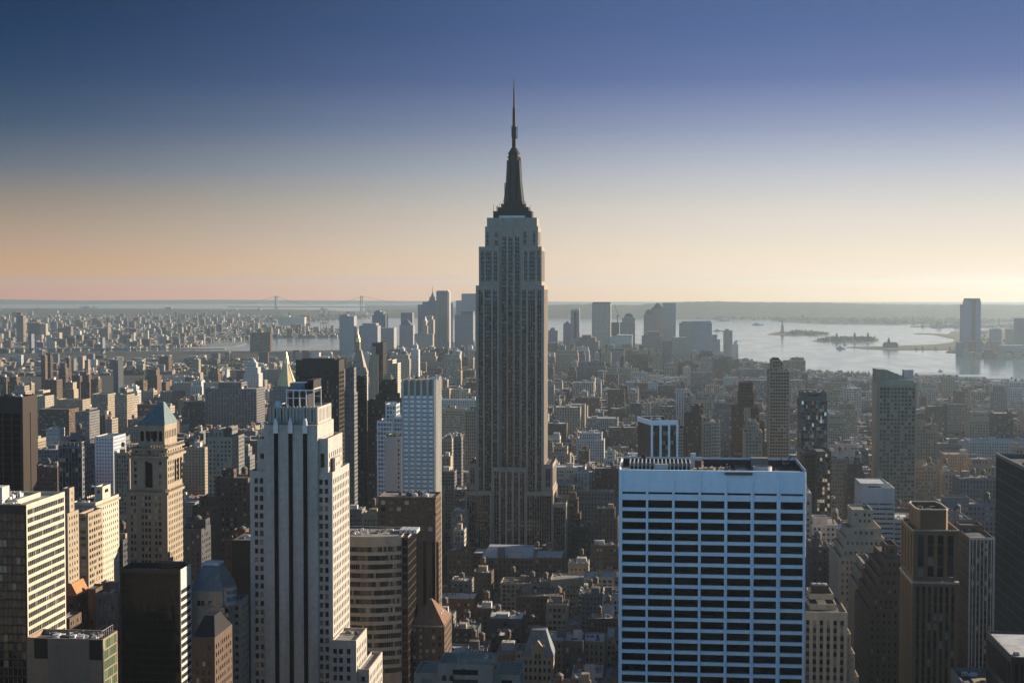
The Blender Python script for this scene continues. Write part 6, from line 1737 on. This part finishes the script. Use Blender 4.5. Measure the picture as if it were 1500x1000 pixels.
# ------------------------------------------------------------------ the roofscape: hundreds of blocks between the towers
CW = [('tan', 16), ('brown', 20), ('red brick', 13), ('beige', 11), ('grey', 16), ('white', 7), ('dark grey', 9), ('cream', 4), ('buff', 10)]
def pick_col(r):
    t = r.uniform(0, sum(w for _, w in CW))
    for c, w in CW:
        t -= w
        if t <= 0: return c
    return 'tan'
LN = [(-400, 760), (95, 790), (180, 800), (275, 760), (365, 760), (500, 790), (560, 850), (640, 838), (660, 806), (830, 806), (905, 790), (1180, 800), (1220, 815), (1320, 800), (1460, 790), (1900, 790)]
LM = [(-400, 600), (200, 606), (300, 625), (430, 620), (560, 640), (640, 625), (700, 640), (800, 640), (905, 622), (1000, 625), (1180, 640), (1300, 650), (1500, 640), (1900, 640)]
LF = [(-400, 529), (300, 536), (400, 532), (500, 522), (600, 508), (700, 503), (800, 499), (1000, 507), (1080, 523), (1140, 537), (1230, 547), (1500, 560), (1900, 566)]
def limit(px, Y):
    T = LN if Y < 1270 else (LM if Y < 2300 else LF)
    return np.interp(px, [p[0] for p in T], [p[1] for p in T])
fr = random.Random(21)
LOTS = []
def free(x0, x1, y0, y1):
    for a in FOOT:
        if x0 < a[1] + 2 and x1 > a[0] - 2 and y0 < a[3] + 2 and y1 > a[2] - 2: return False
    return True
for (bx0, bx1, by0, by1) in BLOCKS:
    if by0 < 620 or by0 > 5250: continue
    pa, pb = proj((bx0, by1, 20)), proj((bx1, by1, 20))
    if pb[0] < -120 or pa[0] > 1620: continue
    near = by0 < 2500
    for row in (0, 1):
        y0 = by0 + 2.5 if row == 0 else by0 + 33
        x = bx0 + 2
        while x < bx1 - 10:
            wd = fr.choice((9, 12, 16, 20, 26, 34, 44)) if by0 < 3200 else fr.choice((11, 15, 20, 28, 40, 54))
            wd = min(wd * fr.uniform(.85, 1.15), bx1 - 2 - x)
            dp = fr.uniform(22, 28)
            ya = y0 + (0 if row == 0 else (26.5 - dp))
            if wd > 7 and free(x, x + wd, ya, ya + dp) and on_land(x, ya + dp) and on_land(x + wd, ya + dp):
                u = fr.random()
                if by0 < 1300: h = fr.uniform(16, 42) if u < .75 else fr.uniform(42, 75)
                elif by0 < 2300: h = fr.uniform(13, 36) if u < .82 else fr.uniform(36, 72)
                elif by0 < 3600: h = fr.uniform(11, 24) if u < .86 else fr.uniform(28, 62)
                else: h = fr.uniform(11, 26) if u < .74 else fr.uniform(28, 90)
                pm = proj((x + wd / 2, ya, 0))[0]
                hmax = Z(limit(pm, ya) + fr.uniform(0, 10), ya, pm)
                h = max(8, min(h, hmax))
                if hmax > 7:
                    LOTS.append(dict(b=(x, x + wd, ya, ya + dp), h=h, c=pick_col(fr), f=False))
            x += wd + (0.4 if fr.random() < .9 else 6)
# particular blocks that stand out in the photograph: pixel edges, top row, distance, colour
FIX = [(0, 9, 552, 2750, 'brown'), (11, 25, 552, 2720, 'brown'), (65, 83, 556, 2620, 'brown'), (92, 108, 560, 2660, 'tan'), (105, 117, 550, 2850, 'brown'), (118, 131, 549, 2790, 'brown'),
       (133, 144, 555, 2700, 'brown'), (38, 46, 561, 2720, 'tan'), (18, 37, 565, 2520, 'tan'), (60, 66, 521, 3400, 'brown'), (68, 74, 521, 3420, 'brown'), (95, 101, 524, 3500, 'brown'), (124, 129, 527, 3420, 'tan'),
       (86, 96, 534, 3200, 'brown'), (213, 230, 541, 3100, 'brown'), (233, 247, 522, 4200, 'brown'), (282, 291, 526, 4000, 'tan'), (187, 201, 566, 2600, 'white'), (279, 296, 557, 2900, 'white'), (298, 331, 560, 2800, 'beige'),
       (201, 232, 592, 2400, 'brown'), (266, 305, 588, 2350, 'dark grey'), (255, 281, 560, 2950, 'beige'), (8, 30, 590, 2250, 'beige'), (30, 60, 612, 1950, 'grey'), (0, 40, 640, 1700, 'tan'), (62, 88, 628, 1800, 'white'),
       (55, 86, 658, 1500, 'grey'), (42, 84, 684, 1350, 'red brick'), (160, 186, 640, 1500, 'grey'), (168, 190, 664, 1300, 'tan'), (270, 300, 655, 1500, 'tan'), (272, 312, 690, 1250, 'grey'), (343, 366, 655, 1450, 'grey'),
       (806, 835, 655, 1750, 'tan'), (803, 860, 684, 1560, 'cream'), (840, 862, 690, 1500, 'white'), (800, 852, 707, 1450, 'tan'), (835, 905, 720, 1400, 'grey'), (815, 850, 730, 1330, 'brown'), (870, 905, 745, 1280, 'brown'),
       (845, 885, 634, 1900, 'white'), (885, 905, 660, 1750, 'white'), (800, 830, 620, 2100, 'brown'), (860, 905, 612, 2150, 'beige'), (815, 850, 596, 2350, 'tan'), (890, 915, 570, 2700, 'brown'), (903, 916, 568, 2700, 'tan'),
       (990, 1002, 570, 2500, 'white'), (1002, 1013, 583, 2450, 'grey'), (1020, 1050, 575, 2450, 'tan'), (1045, 1080, 590, 2200, 'grey'), (970, 990, 595, 2300, 'brown'), (925, 948, 545, 3500, 'white'), (845, 888, 530, 3800, 'grey'), (1000, 1012, 538, 3700, 'white'), (1012, 1046, 545, 3500, 'grey'),
       (1060, 1080, 552, 3300, 'white'), (1080, 1120, 540, 3900, 'grey'), (1090, 1180, 556, 3200, 'grey'), (1148, 1180, 528, 4300, 'brown'), (1160, 1178, 524, 4350, 'brown'), (1212, 1236, 570, 2600, 'tan'), (1236, 1262, 568, 2650, 'white'), (1228, 1256, 590, 2250, 'tan'), (1213, 1240, 606, 2000, 'tan'), (1222, 1262, 650, 1600, 'white'), (1216, 1245, 672, 1450, 'grey'),
       (1240, 1268, 680, 1350, 'brown'), (1345, 1375, 560, 2900, 'beige'), (1382, 1399, 552, 3150, 'tan'), (1386, 1394, 549, 3155, 'tan'), (1422, 1442, 573, 2700, 'tan'), (1360, 1385, 595, 2400, 'brown'), (1388, 1418, 592, 2400, 'grey'), (1456, 1476, 566, 2900, 'grey'), (1476, 1500, 560, 3000, 'white'), (1456, 1484, 605, 2200, 'brown'),
       (1420, 1500, 645, 1750, 'white'), (1375, 1410, 650, 1700, 'grey'), (1384, 1420, 665, 1550, 'tan'), (1420, 1458, 672, 1500, 'buff'), (1382, 1402, 690, 1380, 'tan'), (1405, 1460, 700, 1250, 'grey'), (1374, 1386, 640, 1850, 'brown'), (1487, 1500, 655, 1450, 'tan'),
       (640, 700, 585, 2500, 'white'), (640, 690, 598, 2200, 'beige'), (680, 698, 600, 1750, 'tan'), (646, 662, 642, 1700, 'tan'), (664, 676, 640, 1650, 'grey'), (646, 660, 668, 1500, 'buff'), (646, 666, 690, 1400, 'grey'), (660, 684, 748, 1240, 'grey'), (664, 680, 776, 1190, 'beige'),
       (655, 690, 806, 1150, 'brown'), (692, 720, 838, 1100, 'brown'), (660, 690, 850, 1060, 'grey'), (756, 825, 872, 1020, 'red brick'), (780, 806, 846, 1024, 'black brick'), (855, 900, 845, 1060, 'beige'), (822, 850, 868, 1050, 'tan'), (862, 905, 905, 930, 'brown'), (884, 905, 888, 950, 'grey'),
       (696, 726, 890, 980, 'brown'), (700, 724, 882, 990, 'tan'), (730, 745, 930, 900, 'brown'), (838, 882, 985, 780, 'white'), (665, 700, 920, 900, 'dark grey'), (830, 850, 912, 900, 'grey'), (800, 832, 884, 940, 'tan'), (640, 664, 900, 950, 'grey'), (715, 765, 905, 930, 'dark grey'), (832, 862, 824, 1130, 'tan'), (866, 905, 798, 1180, 'brown'), (845, 880, 800, 1200, 'white'),
       (100, 125, 832, 760, 'red brick'), (96, 113, 872, 690, 'terracotta'), (122, 140, 862, 720, 'brown'), (140, 172, 868, 700, 'grey'), (112, 150, 818, 830, 'dark grey'), (150, 180, 790, 900, 'dark grey'), (145, 178, 835, 780, 'brown'), (85, 102, 905, 650, 'brown'),
       (440, 460, 770, 1000, 'brown'), (505, 530, 745, 1080, 'grey'), (530, 562, 752, 1020, 'tan'), (510, 545, 720, 1250, 'grey'), (540, 566, 700, 1300, 'tan')]
KEEP = []
for a, c, yt, Y, colr in FIX:
    x0, x1 = X(a, Y, yt), X(c, Y, yt)
    dp = min(30, max(14, (x1 - x0) * 1.1))
    if not free(x0 + 2.2, x1 - 2.2, Y + 2.2, Y + dp - 2.2): continue
    LOTS = [l for l in LOTS if not (l['b'][0] < x1 + .5 and l['b'][1] > x0 - .5 and l['b'][2] < Y + dp + .5 and l['b'][3] > Y - .5)]
    if any(l['b'][0] < x1 + .3 and l['b'][1] > x0 - .3 and l['b'][2] < Y + dp + .3 and l['b'][3] > Y - .3 for l in KEEP): continue
    hh = Z(yt, Y, a)
    KEEP.append(dict(b=(x0, x1, Y, Y + dp), h=hh, c={'black brick': 'dark grey', 'terracotta': 'red brick'}.get(colr, colr), f=True, terra=colr == 'terracotta'))
    # nothing in front may hide it
    out_ = []
    for l in LOTS:
        if l['b'][2] < Y and l['b'][2] > Y - 450:
            pl, pr = proj((l['b'][0], l['b'][2], l['h']))[0], proj((l['b'][1], l['b'][2], l['h']))[0]
            if pl < c - 1 and pr > a + 1:
                keep_y = yt + 26 if Y < 2000 else yt + 14
                pm = (pl + pr) / 2
                l['h'] = max(7, min(l['h'], Z(keep_y, l['b'][2], pm)))
        out_.append(l)
    LOTS = out_
LOTS += KEEP
for a, c, yb_, Y in ((757, 818, 1000, 800), (600, 662, 1010, 720), (641, 762, 1010, 500), (278, 352, 1010, 620), (186, 272, 838, 850), (104, 175, 812, 770), (1219, 1304, 905, 800), (1256, 1335, 1000, 700), (1178, 1268, 1010, 640),
                     (1405, 1462, 945, 700), (560, 648, 850, 800), (664, 832, 802, 1270), (700, 826, 846, 1180), (502, 614, 1010, 700), (1254, 1347, 785, 1050), (1166, 1220, 742, 1150), (1278, 1344, 742, 1350), (586, 648, 735, 960), (80, 142, 735, 1050)):
    for l in LOTS:
        if not l['f'] and Y - 500 < l['b'][2] < Y:
            pl, pr = proj((l['b'][0], l['b'][2], l['h']))[0], proj((l['b'][1], l['b'][2], l['h']))[0]
            if pl < c and pr > a: l['h'] = max(6, min(l['h'], Z(yb_ + fr.uniform(0, 8), l['b'][2], (pl + pr) / 2)))
print('fixed blocks kept', len(KEEP), 'of', len(FIX), 'lots', len(LOTS))
# what of each the photograph would show: a coarse picture painted from far to near
IDB = np.full((500, 750), -2, int)
items = [(l['b'][2], l['b'], l['h'], i) for i, l in enumerate(LOTS)] + [(p[2], p[:4], p[5], -1) for p in PBOX]
for Y, bb, h, i in sorted(items, key=lambda t: -t[0]):
    P = [proj((x, y, h)) for x in bb[:2] for y in bb[2:4]]; Q = proj((bb[0], bb[2], 0))
    u0, u1 = max(0, int(min(p[0] for p in P) / 2 + .5)), min(750, int(max(p[0] for p in P) / 2 + .5))
    v0, v1 = max(0, int(min(p[1] for p in P) / 2 + .5)), min(500, int(Q[1] / 2 + .5))
    if u1 > u0 and v1 > v0: IDB[v0:v1, u0:u1] = i
cnt = np.bincount(IDB[IDB >= 0], minlength=len(LOTS))
order = sorted(range(len(LOTS)), key=lambda i: -(cnt[i] + (40 if LOTS[i]['f'] and cnt[i] > 12 else 0)))
CHOSEN = [i for i in order[:285] if cnt[i] > 6]
SHOWN = []
for i in CHOSEN:
    l = LOTS[i]; x0, x1, y0, y1 = l['b']; h = l['h']; c = l['c']
    r = random.Random(i * 7 + 1)
    tall = h > 55
    b = B('apartment_block' if h > 30 else 'loft_building', '', 'apartment building' if h > 30 else 'city block', None, 'blocks of the city between the towers')
    st = dict(bay=r.choice((2.4, 2.8, 3.2, 3.8)), fr=r.choice((.4, .48, .55, .65)), fh=r.choice((3.3, 3.6, 4.0)), vf=r.choice((.5, .58, .66)), dep=.3, zt=r.choice((1.2, 2.2, 3.4)), mg=r.choice((.6, 1.2)))
    if y0 > 2300: st.update(bay=4.2, fh=4.4)
    if r.random() < .15: st['W'] = dict(blank=True)
    roofw = 'flat roof'
    if tall and r.random() < .6 and x1 - x0 > 16:
        hs_ = h - r.uniform(7, 14); e = r.uniform(2, 4)
        b.tier(x0, x1, y0, y1, 0, hs_, st); b.tier(x0 + e, x1 - e, y0 + e, y1 - e, hs_ - 1, h, st); zr, ins = h - 1, e + .5
        roofw = 'stepped top'
    else:
        b.tier(x0, x1, y0, y1, 0, h, st); zr, ins = h - 1, .6
    if l.get('terra'):
        q = b.ex('gable_roof', MT['terracotta']); q.prism([(x0 - .3, y0 - .3), (x1 + .3, y0 - .3), (x1 + .3, y1 + .3), (x0 - .3, y1 + .3)], h + .01, h + 6, [((x0 + x1) / 2 - .3, y0 - .3), ((x0 + x1) / 2 + .3, y0 - .3), ((x0 + x1) / 2 + .3, y1 + .3), ((x0 + x1) / 2 - .3, y1 + .3)])
        roofw = 'orange tiled gable roof'
    else:
        wd, dp = x1 - x0 - 2 * ins, y1 - y0 - 2 * ins
        if wd > 6:
            bw, bd = min(wd * .5, r.uniform(3.5, 9)), min(dp * .5, r.uniform(4, 9))
            bx = x0 + ins + r.uniform(.3, max(.4, wd - bw)); by = y0 + ins + r.uniform(2, max(2.1, dp - bd))
            bx = min(bx, x1 - ins - bw - .2); by = min(by, y1 - ins - bd - .2)
            hb = r.uniform(2.8, 6)
            q = b.ex('roof_house', MT[r.choice((c, 'grey', 'tan', 'white'))]); q.box(bx, bx + bw, by, by + bd, zr, zr + hb)
            if roofw == 'flat roof': roofw = 'square roof house'
            for _t in range((r.random() < .55) + (y0 < 1400 and r.random() < .6)):
                tx, ty = x0 + ins + r.uniform(2.5, max(2.6, wd - 2.5)), y0 + ins + r.uniform(2.5, max(2.6, dp - 2.5))
                on = bx - 2 < tx < bx + bw + 2 and by - 2 < ty < by + bd + 2
                b.tank(bx + bw / 2 if on else tx, by + bd / 2 if on else ty, zr + hb if on else zr, r.uniform(1.6, 2.3), r.uniform(3, 4.5)); roofw = 'water tank on roof' if roofw != 'stepped top' else 'tank-topped steps'
            rng_save = rng.getstate(); rng.seed(i); b.units(x0 + ins, x1 - ins, y0 + ins, y1 - ins, zr, r.randint(5, 10) if y0 < 1400 else (r.randint(2, 5) if y0 < 2000 else 1), 'tan', 2.6); rng.setstate(rng_save)
        if r.random() < .4:
            q = b.ex('cornice', MT[c]); q.box(x0 - .5, x1 + .5, y0 - .6, y0 - .004, h - 1.5, h - .6) if roofw[:4] != 'step' else q.box(x0 - .3, x1 + .3, y0 - .4, y0 - .004, 4, 4.8)
    n0 = len(PBOX), len(FOOT)
    rf = r.choice(('tar', 'gravel', 'silver', 'silver'))
    root = b.done(c, r.choice(('glass', 'warmglass')), rf)
    ys, xs = np.nonzero(IDB == i)
    SHOWN.append((root, c, 'tall' if h > 55 else ('mid-height' if h > 30 else 'low'), roofw, rf, xs.mean() * 2, ys.mean() * 2, y0))
# labels: colour, size, roof, and the nearest thing with a name of its own
LMK = [m for m in LANDMARKS if m[0]]
def relation(px, py, Y):
    best = None
    for ph, a, c, yt, D in LMK:
        dx = max(a - px, 0, px - c); dy = max(yt - py, 0)
        d = dx + .6 * dy + (0 if dx else 4) + abs(py - yt) * .08
        if best is None or d < best[0]:
            w_ = ('left of' if px < a else 'right of' if px > c else ('in front of' if Y < D else 'beyond'))
            best = (d, w_ + ' ' + ph)
    return best[1]
def size_words(L):
    for root, c, s, rw, rf, px, py, Y in L:
        yield [f"{c} {s} block with {rw} {relation(px, py, Y)}", root, px, py, rf]
W_ = list(size_words(SHOWN))
def groups(L):
    d = {}
    for t in L: d.setdefault(t[0], []).append(t)
    return d
ORD = ['nearest', 'second nearest', 'third nearest', 'fourth nearest', 'fifth nearest', 'sixth nearest', 'seventh nearest', 'eighth nearest', 'ninth nearest', 'tenth nearest', 'eleventh nearest', 'twelfth nearest']
for t, L in groups(W_).items():
    L.sort(key=lambda t_: -t_[3])
    for n_, q_ in enumerate(L):
        if len(L) == 1: q_[1]['label'] = t
        elif len(L) == 2: q_[1]['label'] = t + (', lower one' if n_ == 0 else ', upper one')
        else: q_[1]['label'] = t + ', ' + (ORD[n_].replace('nearest', 'from bottom') if n_ else 'lowest') if n_ < 12 else t + ', topmost'
# everything else of the roofscape as one mass
rest = [l for i, l in enumerate(LOTS) if i not in set(CHOSEN)]
q = M(); tops_ = M()
def tinted(arr, cols_, roofs):
    A = np.asarray(arr, float)
    x0, x1, y0, y1, z0, z1 = A.T
    P = lambda *c: np.stack([np.stack(k, -1) for k in c], 1)
    for f in (P((x0, y0, z0), (x1, y0, z0), (x1, y0, z1), (x0, y0, z1)), P((x1, y0, z0), (x1, y1, z0), (x1, y1, z1), (x1, y0, z1)), P((x1, y1, z0), (x0, y1, z0), (x0, y1, z1), (x1, y1, z1)), P((x0, y1, z0), (x0, y0, z0), (x0, y0, z1), (x0, y1, z1))):
        q.faces(f, np.array(cols_))
    q.faces(P((x0, y0, z1), (x1, y0, z1), (x1, y1, z1), (x0, y1, z1)), np.array(roofs))
r = random.Random(5)
arr, cc, rc = [], [], []
def jitter(c, s=.18):
    k = r.uniform(1 - s, 1 + s); return tuple(min(.8, v * k) for v in c)
ROOFS = [(.10, .10, .105), (.16, .16, .165), (.45, .46, .48), (.42, .43, .45), (.28, .26, .23)]
for l in rest:
    x0, x1, y0, y1 = l['b']; h = l['h']; c = jitter(PAL[l['c']]); ro = jitter(r.choice(ROOFS))
    arr.append((x0, x1, y0, y1, 0, h)); cc.append(c); rc.append(ro)
    wd, dp = x1 - x0, y1 - y0
    for e in ((x0 + .02, x1 - .02, y0 + .02, y0 + .4), (x0 + .02, x0 + .4, y0 + .42, y1 - .4), (x1 - .4, x1 - .02, y0 + .42, y1 - .4)):
        arr.append((*e, h - .02, h + .9)); cc.append(c); rc.append(c)
    for _ in range(r.randint(1, 3)):
        bw, bd = r.uniform(2, min(9, wd * .5)), r.uniform(2, min(9, dp * .5))
        bx, by = x0 + r.uniform(.8, wd - bw - .8), y0 + r.uniform(1, dp - bd - .8)
        arr.append((bx, bx + bw, by, by + bd, h - .1, h + r.uniform(1.5, 5.5))); cc.append(jitter(c if r.random() < .55 else (.55, .55, .54), .4)); rc.append(jitter(r.choice(ROOFS)))
    if r.random() < .3 and y0 < 3500:
        tx, ty = x0 + wd * r.uniform(.2, .8), y0 + dp * r.uniform(.2, .8); rad = r.uniform(1.5, 2.2)
        tops_.cyl(tx, ty, rad, rad, h + 1.5, h + 5.5, 8); tops_.cyl(tx, ty, rad * 1.1, 0, h + 5.5, h + 7, 8)
tinted(arr, cc, rc)
q.build('distant_roofscape', MT['city'], kind='stuff')
if not tops_.empty(): tops_.build('distant_water_tanks', MT['wood'], kind='stuff')
# Brooklyn, the far shore and the Jersey side: low roofs beyond counting
def inside(poly, px, py):
    c = False; j = len(poly) - 1
    for i in range(len(poly)):
        if (poly[i][1] > py) != (poly[j][1] > py) and px < (poly[j][0] - poly[i][0]) * (py - poly[i][1]) / (poly[j][1] - poly[i][1]) + poly[i][0]: c = not c
        j = i
    return c
q = M(); arr, cc, rc = [], [], []
def spread(poly, n, ylo, yhi, xlo, xhi, hk=1.0, tallp=.04):
    k = 0
    while k < n:
        px, py = r.uniform(xlo, xhi), ylo + (yhi - ylo) * r.random() ** .9
        if not inside(poly, px, py): continue
        x, y = G(px, py); k += 1
        w_, d_ = r.uniform(9, 26) * (1 + y / 16000), r.uniform(10, 26)
        h = (r.uniform(7, 17) if r.random() > tallp else r.uniform(25, 55)) * hk
        arr.append((x - w_ / 2, x + w_ / 2, y, y + d_, 0, h)); cc.append(jitter(PAL[pick_col(r)], .3)); rc.append(jitter(r.choice(ROOFS), .3))
spread(BK, 11000, 457, 520, -60, 545)
spread([(-400, 529), (0, 522), (250, 518), (396, 516), (500, 514), (500, 545), (-400, 560)], 500, 526, 560, -60, 500, .9, .06)
spread(SI, 900, 457, 475, 540, 1560, .8, .01)
spread([(1395, 524), (1500, 526), (1600, 530), (1600, 505), (1440, 508)], 160, 505, 530, 1400, 1560, 1.2, .1)
spread([(1340, 480), (1560, 481), (1560, 476), (1380, 476)], 120, 475, 482, 1340, 1560)
tinted(arr, cc, rc)
q.build('far_shore_roofs', MT['city'], kind='stuff')
# long finger piers and sheds on the Hudson bank
for i, (a, c, py) in enumerate(((1345, 1400, 556.5), (1405, 1440, 559.5), (1446, 1478, 562.5))):
    x0, y0 = G(a, py); x1, _ = G(c, py)
    p = M().box(x0, x1, y0, y0 + 60, 1.2, 15); p2 = M()
    root = tag(p.build('pier_shed', MT['steel'], origin=(x0, y0, 0)), ('long pale pier shed on the near river bank, left of three', 'pale pier shed on the near river bank, middle of three', 'pale pier shed on the near river bank, right of three')[i], 'shed')
    p2.prism([(x0, y0), (x1, y0), (x1, y0 + 60), (x0, y0 + 60)], 15, 19, [(x0, y0 + 28), (x1, y0 + 28), (x1, y0 + 32), (x0, y0 + 32)]).build('roof', MT['silver'], root)

# the blocks round and behind the viewpoint, which keep the sky off the streets below
q = M(); arr, cc, rc = [(-32, 32, -90, -1.5, 0, 250.5)], [(.3, .28, .25)], [(.2, .2, .2)]
for gx in range(-14, 15):
    for gy in range(-14, 30):
        x, y = gx * 62 + r.uniform(-8, 8), gy * 80 - 40
        if abs(gx) < 1 and gy > -2: continue
        if y > 60 and not (x + 26 < -.53 * y - 18 or x - 26 > .285 * y + 24): continue
        if -100 < y < 60 and abs(x) < 70: continue
        h = r.uniform(40, 130) if r.random() < .45 else r.uniform(130, 215)
        if y > 700: h = min(h, 150 if x > 0 else 90)
        if not free(x - 24, x + 24, y - 30, y + 30): continue
        arr.append((x - r.uniform(14, 25), x + r.uniform(14, 25), y - 28, y + r.uniform(10, 28), 0, h)); cc.append(jitter(PAL[pick_col(r)])); rc.append(jitter(r.choice(ROOFS)))
tinted(arr, cc, rc)
q.build('surrounding_city_blocks', MT['city'], kind='stuff')

# ------------------------------------------------------------------ the evening haze
hz = M().box(-44000, 44000, -3000, 33000, -2, 452, None, True)
hm = bpy.data.materials.new('haze_air'); hm.use_nodes = True
t = hm.node_tree; t.nodes.clear()
o = N(t, 'ShaderNodeOutputMaterial'); v = N(t, 'ShaderNodeVolumePrincipled')
v.inputs['Color'].default_value = (0.68, 0.855, 1.0, 1)
v.inputs['Density'].default_value = HAZE
v.inputs['Anisotropy'].default_value = 0.5
t.links.new(v.outputs[0], o.inputs['Volume'])
h = hz.build('haze', hm, kind='stuff')
for ob in S.objects:
    if '_o' in ob: del ob['_o']
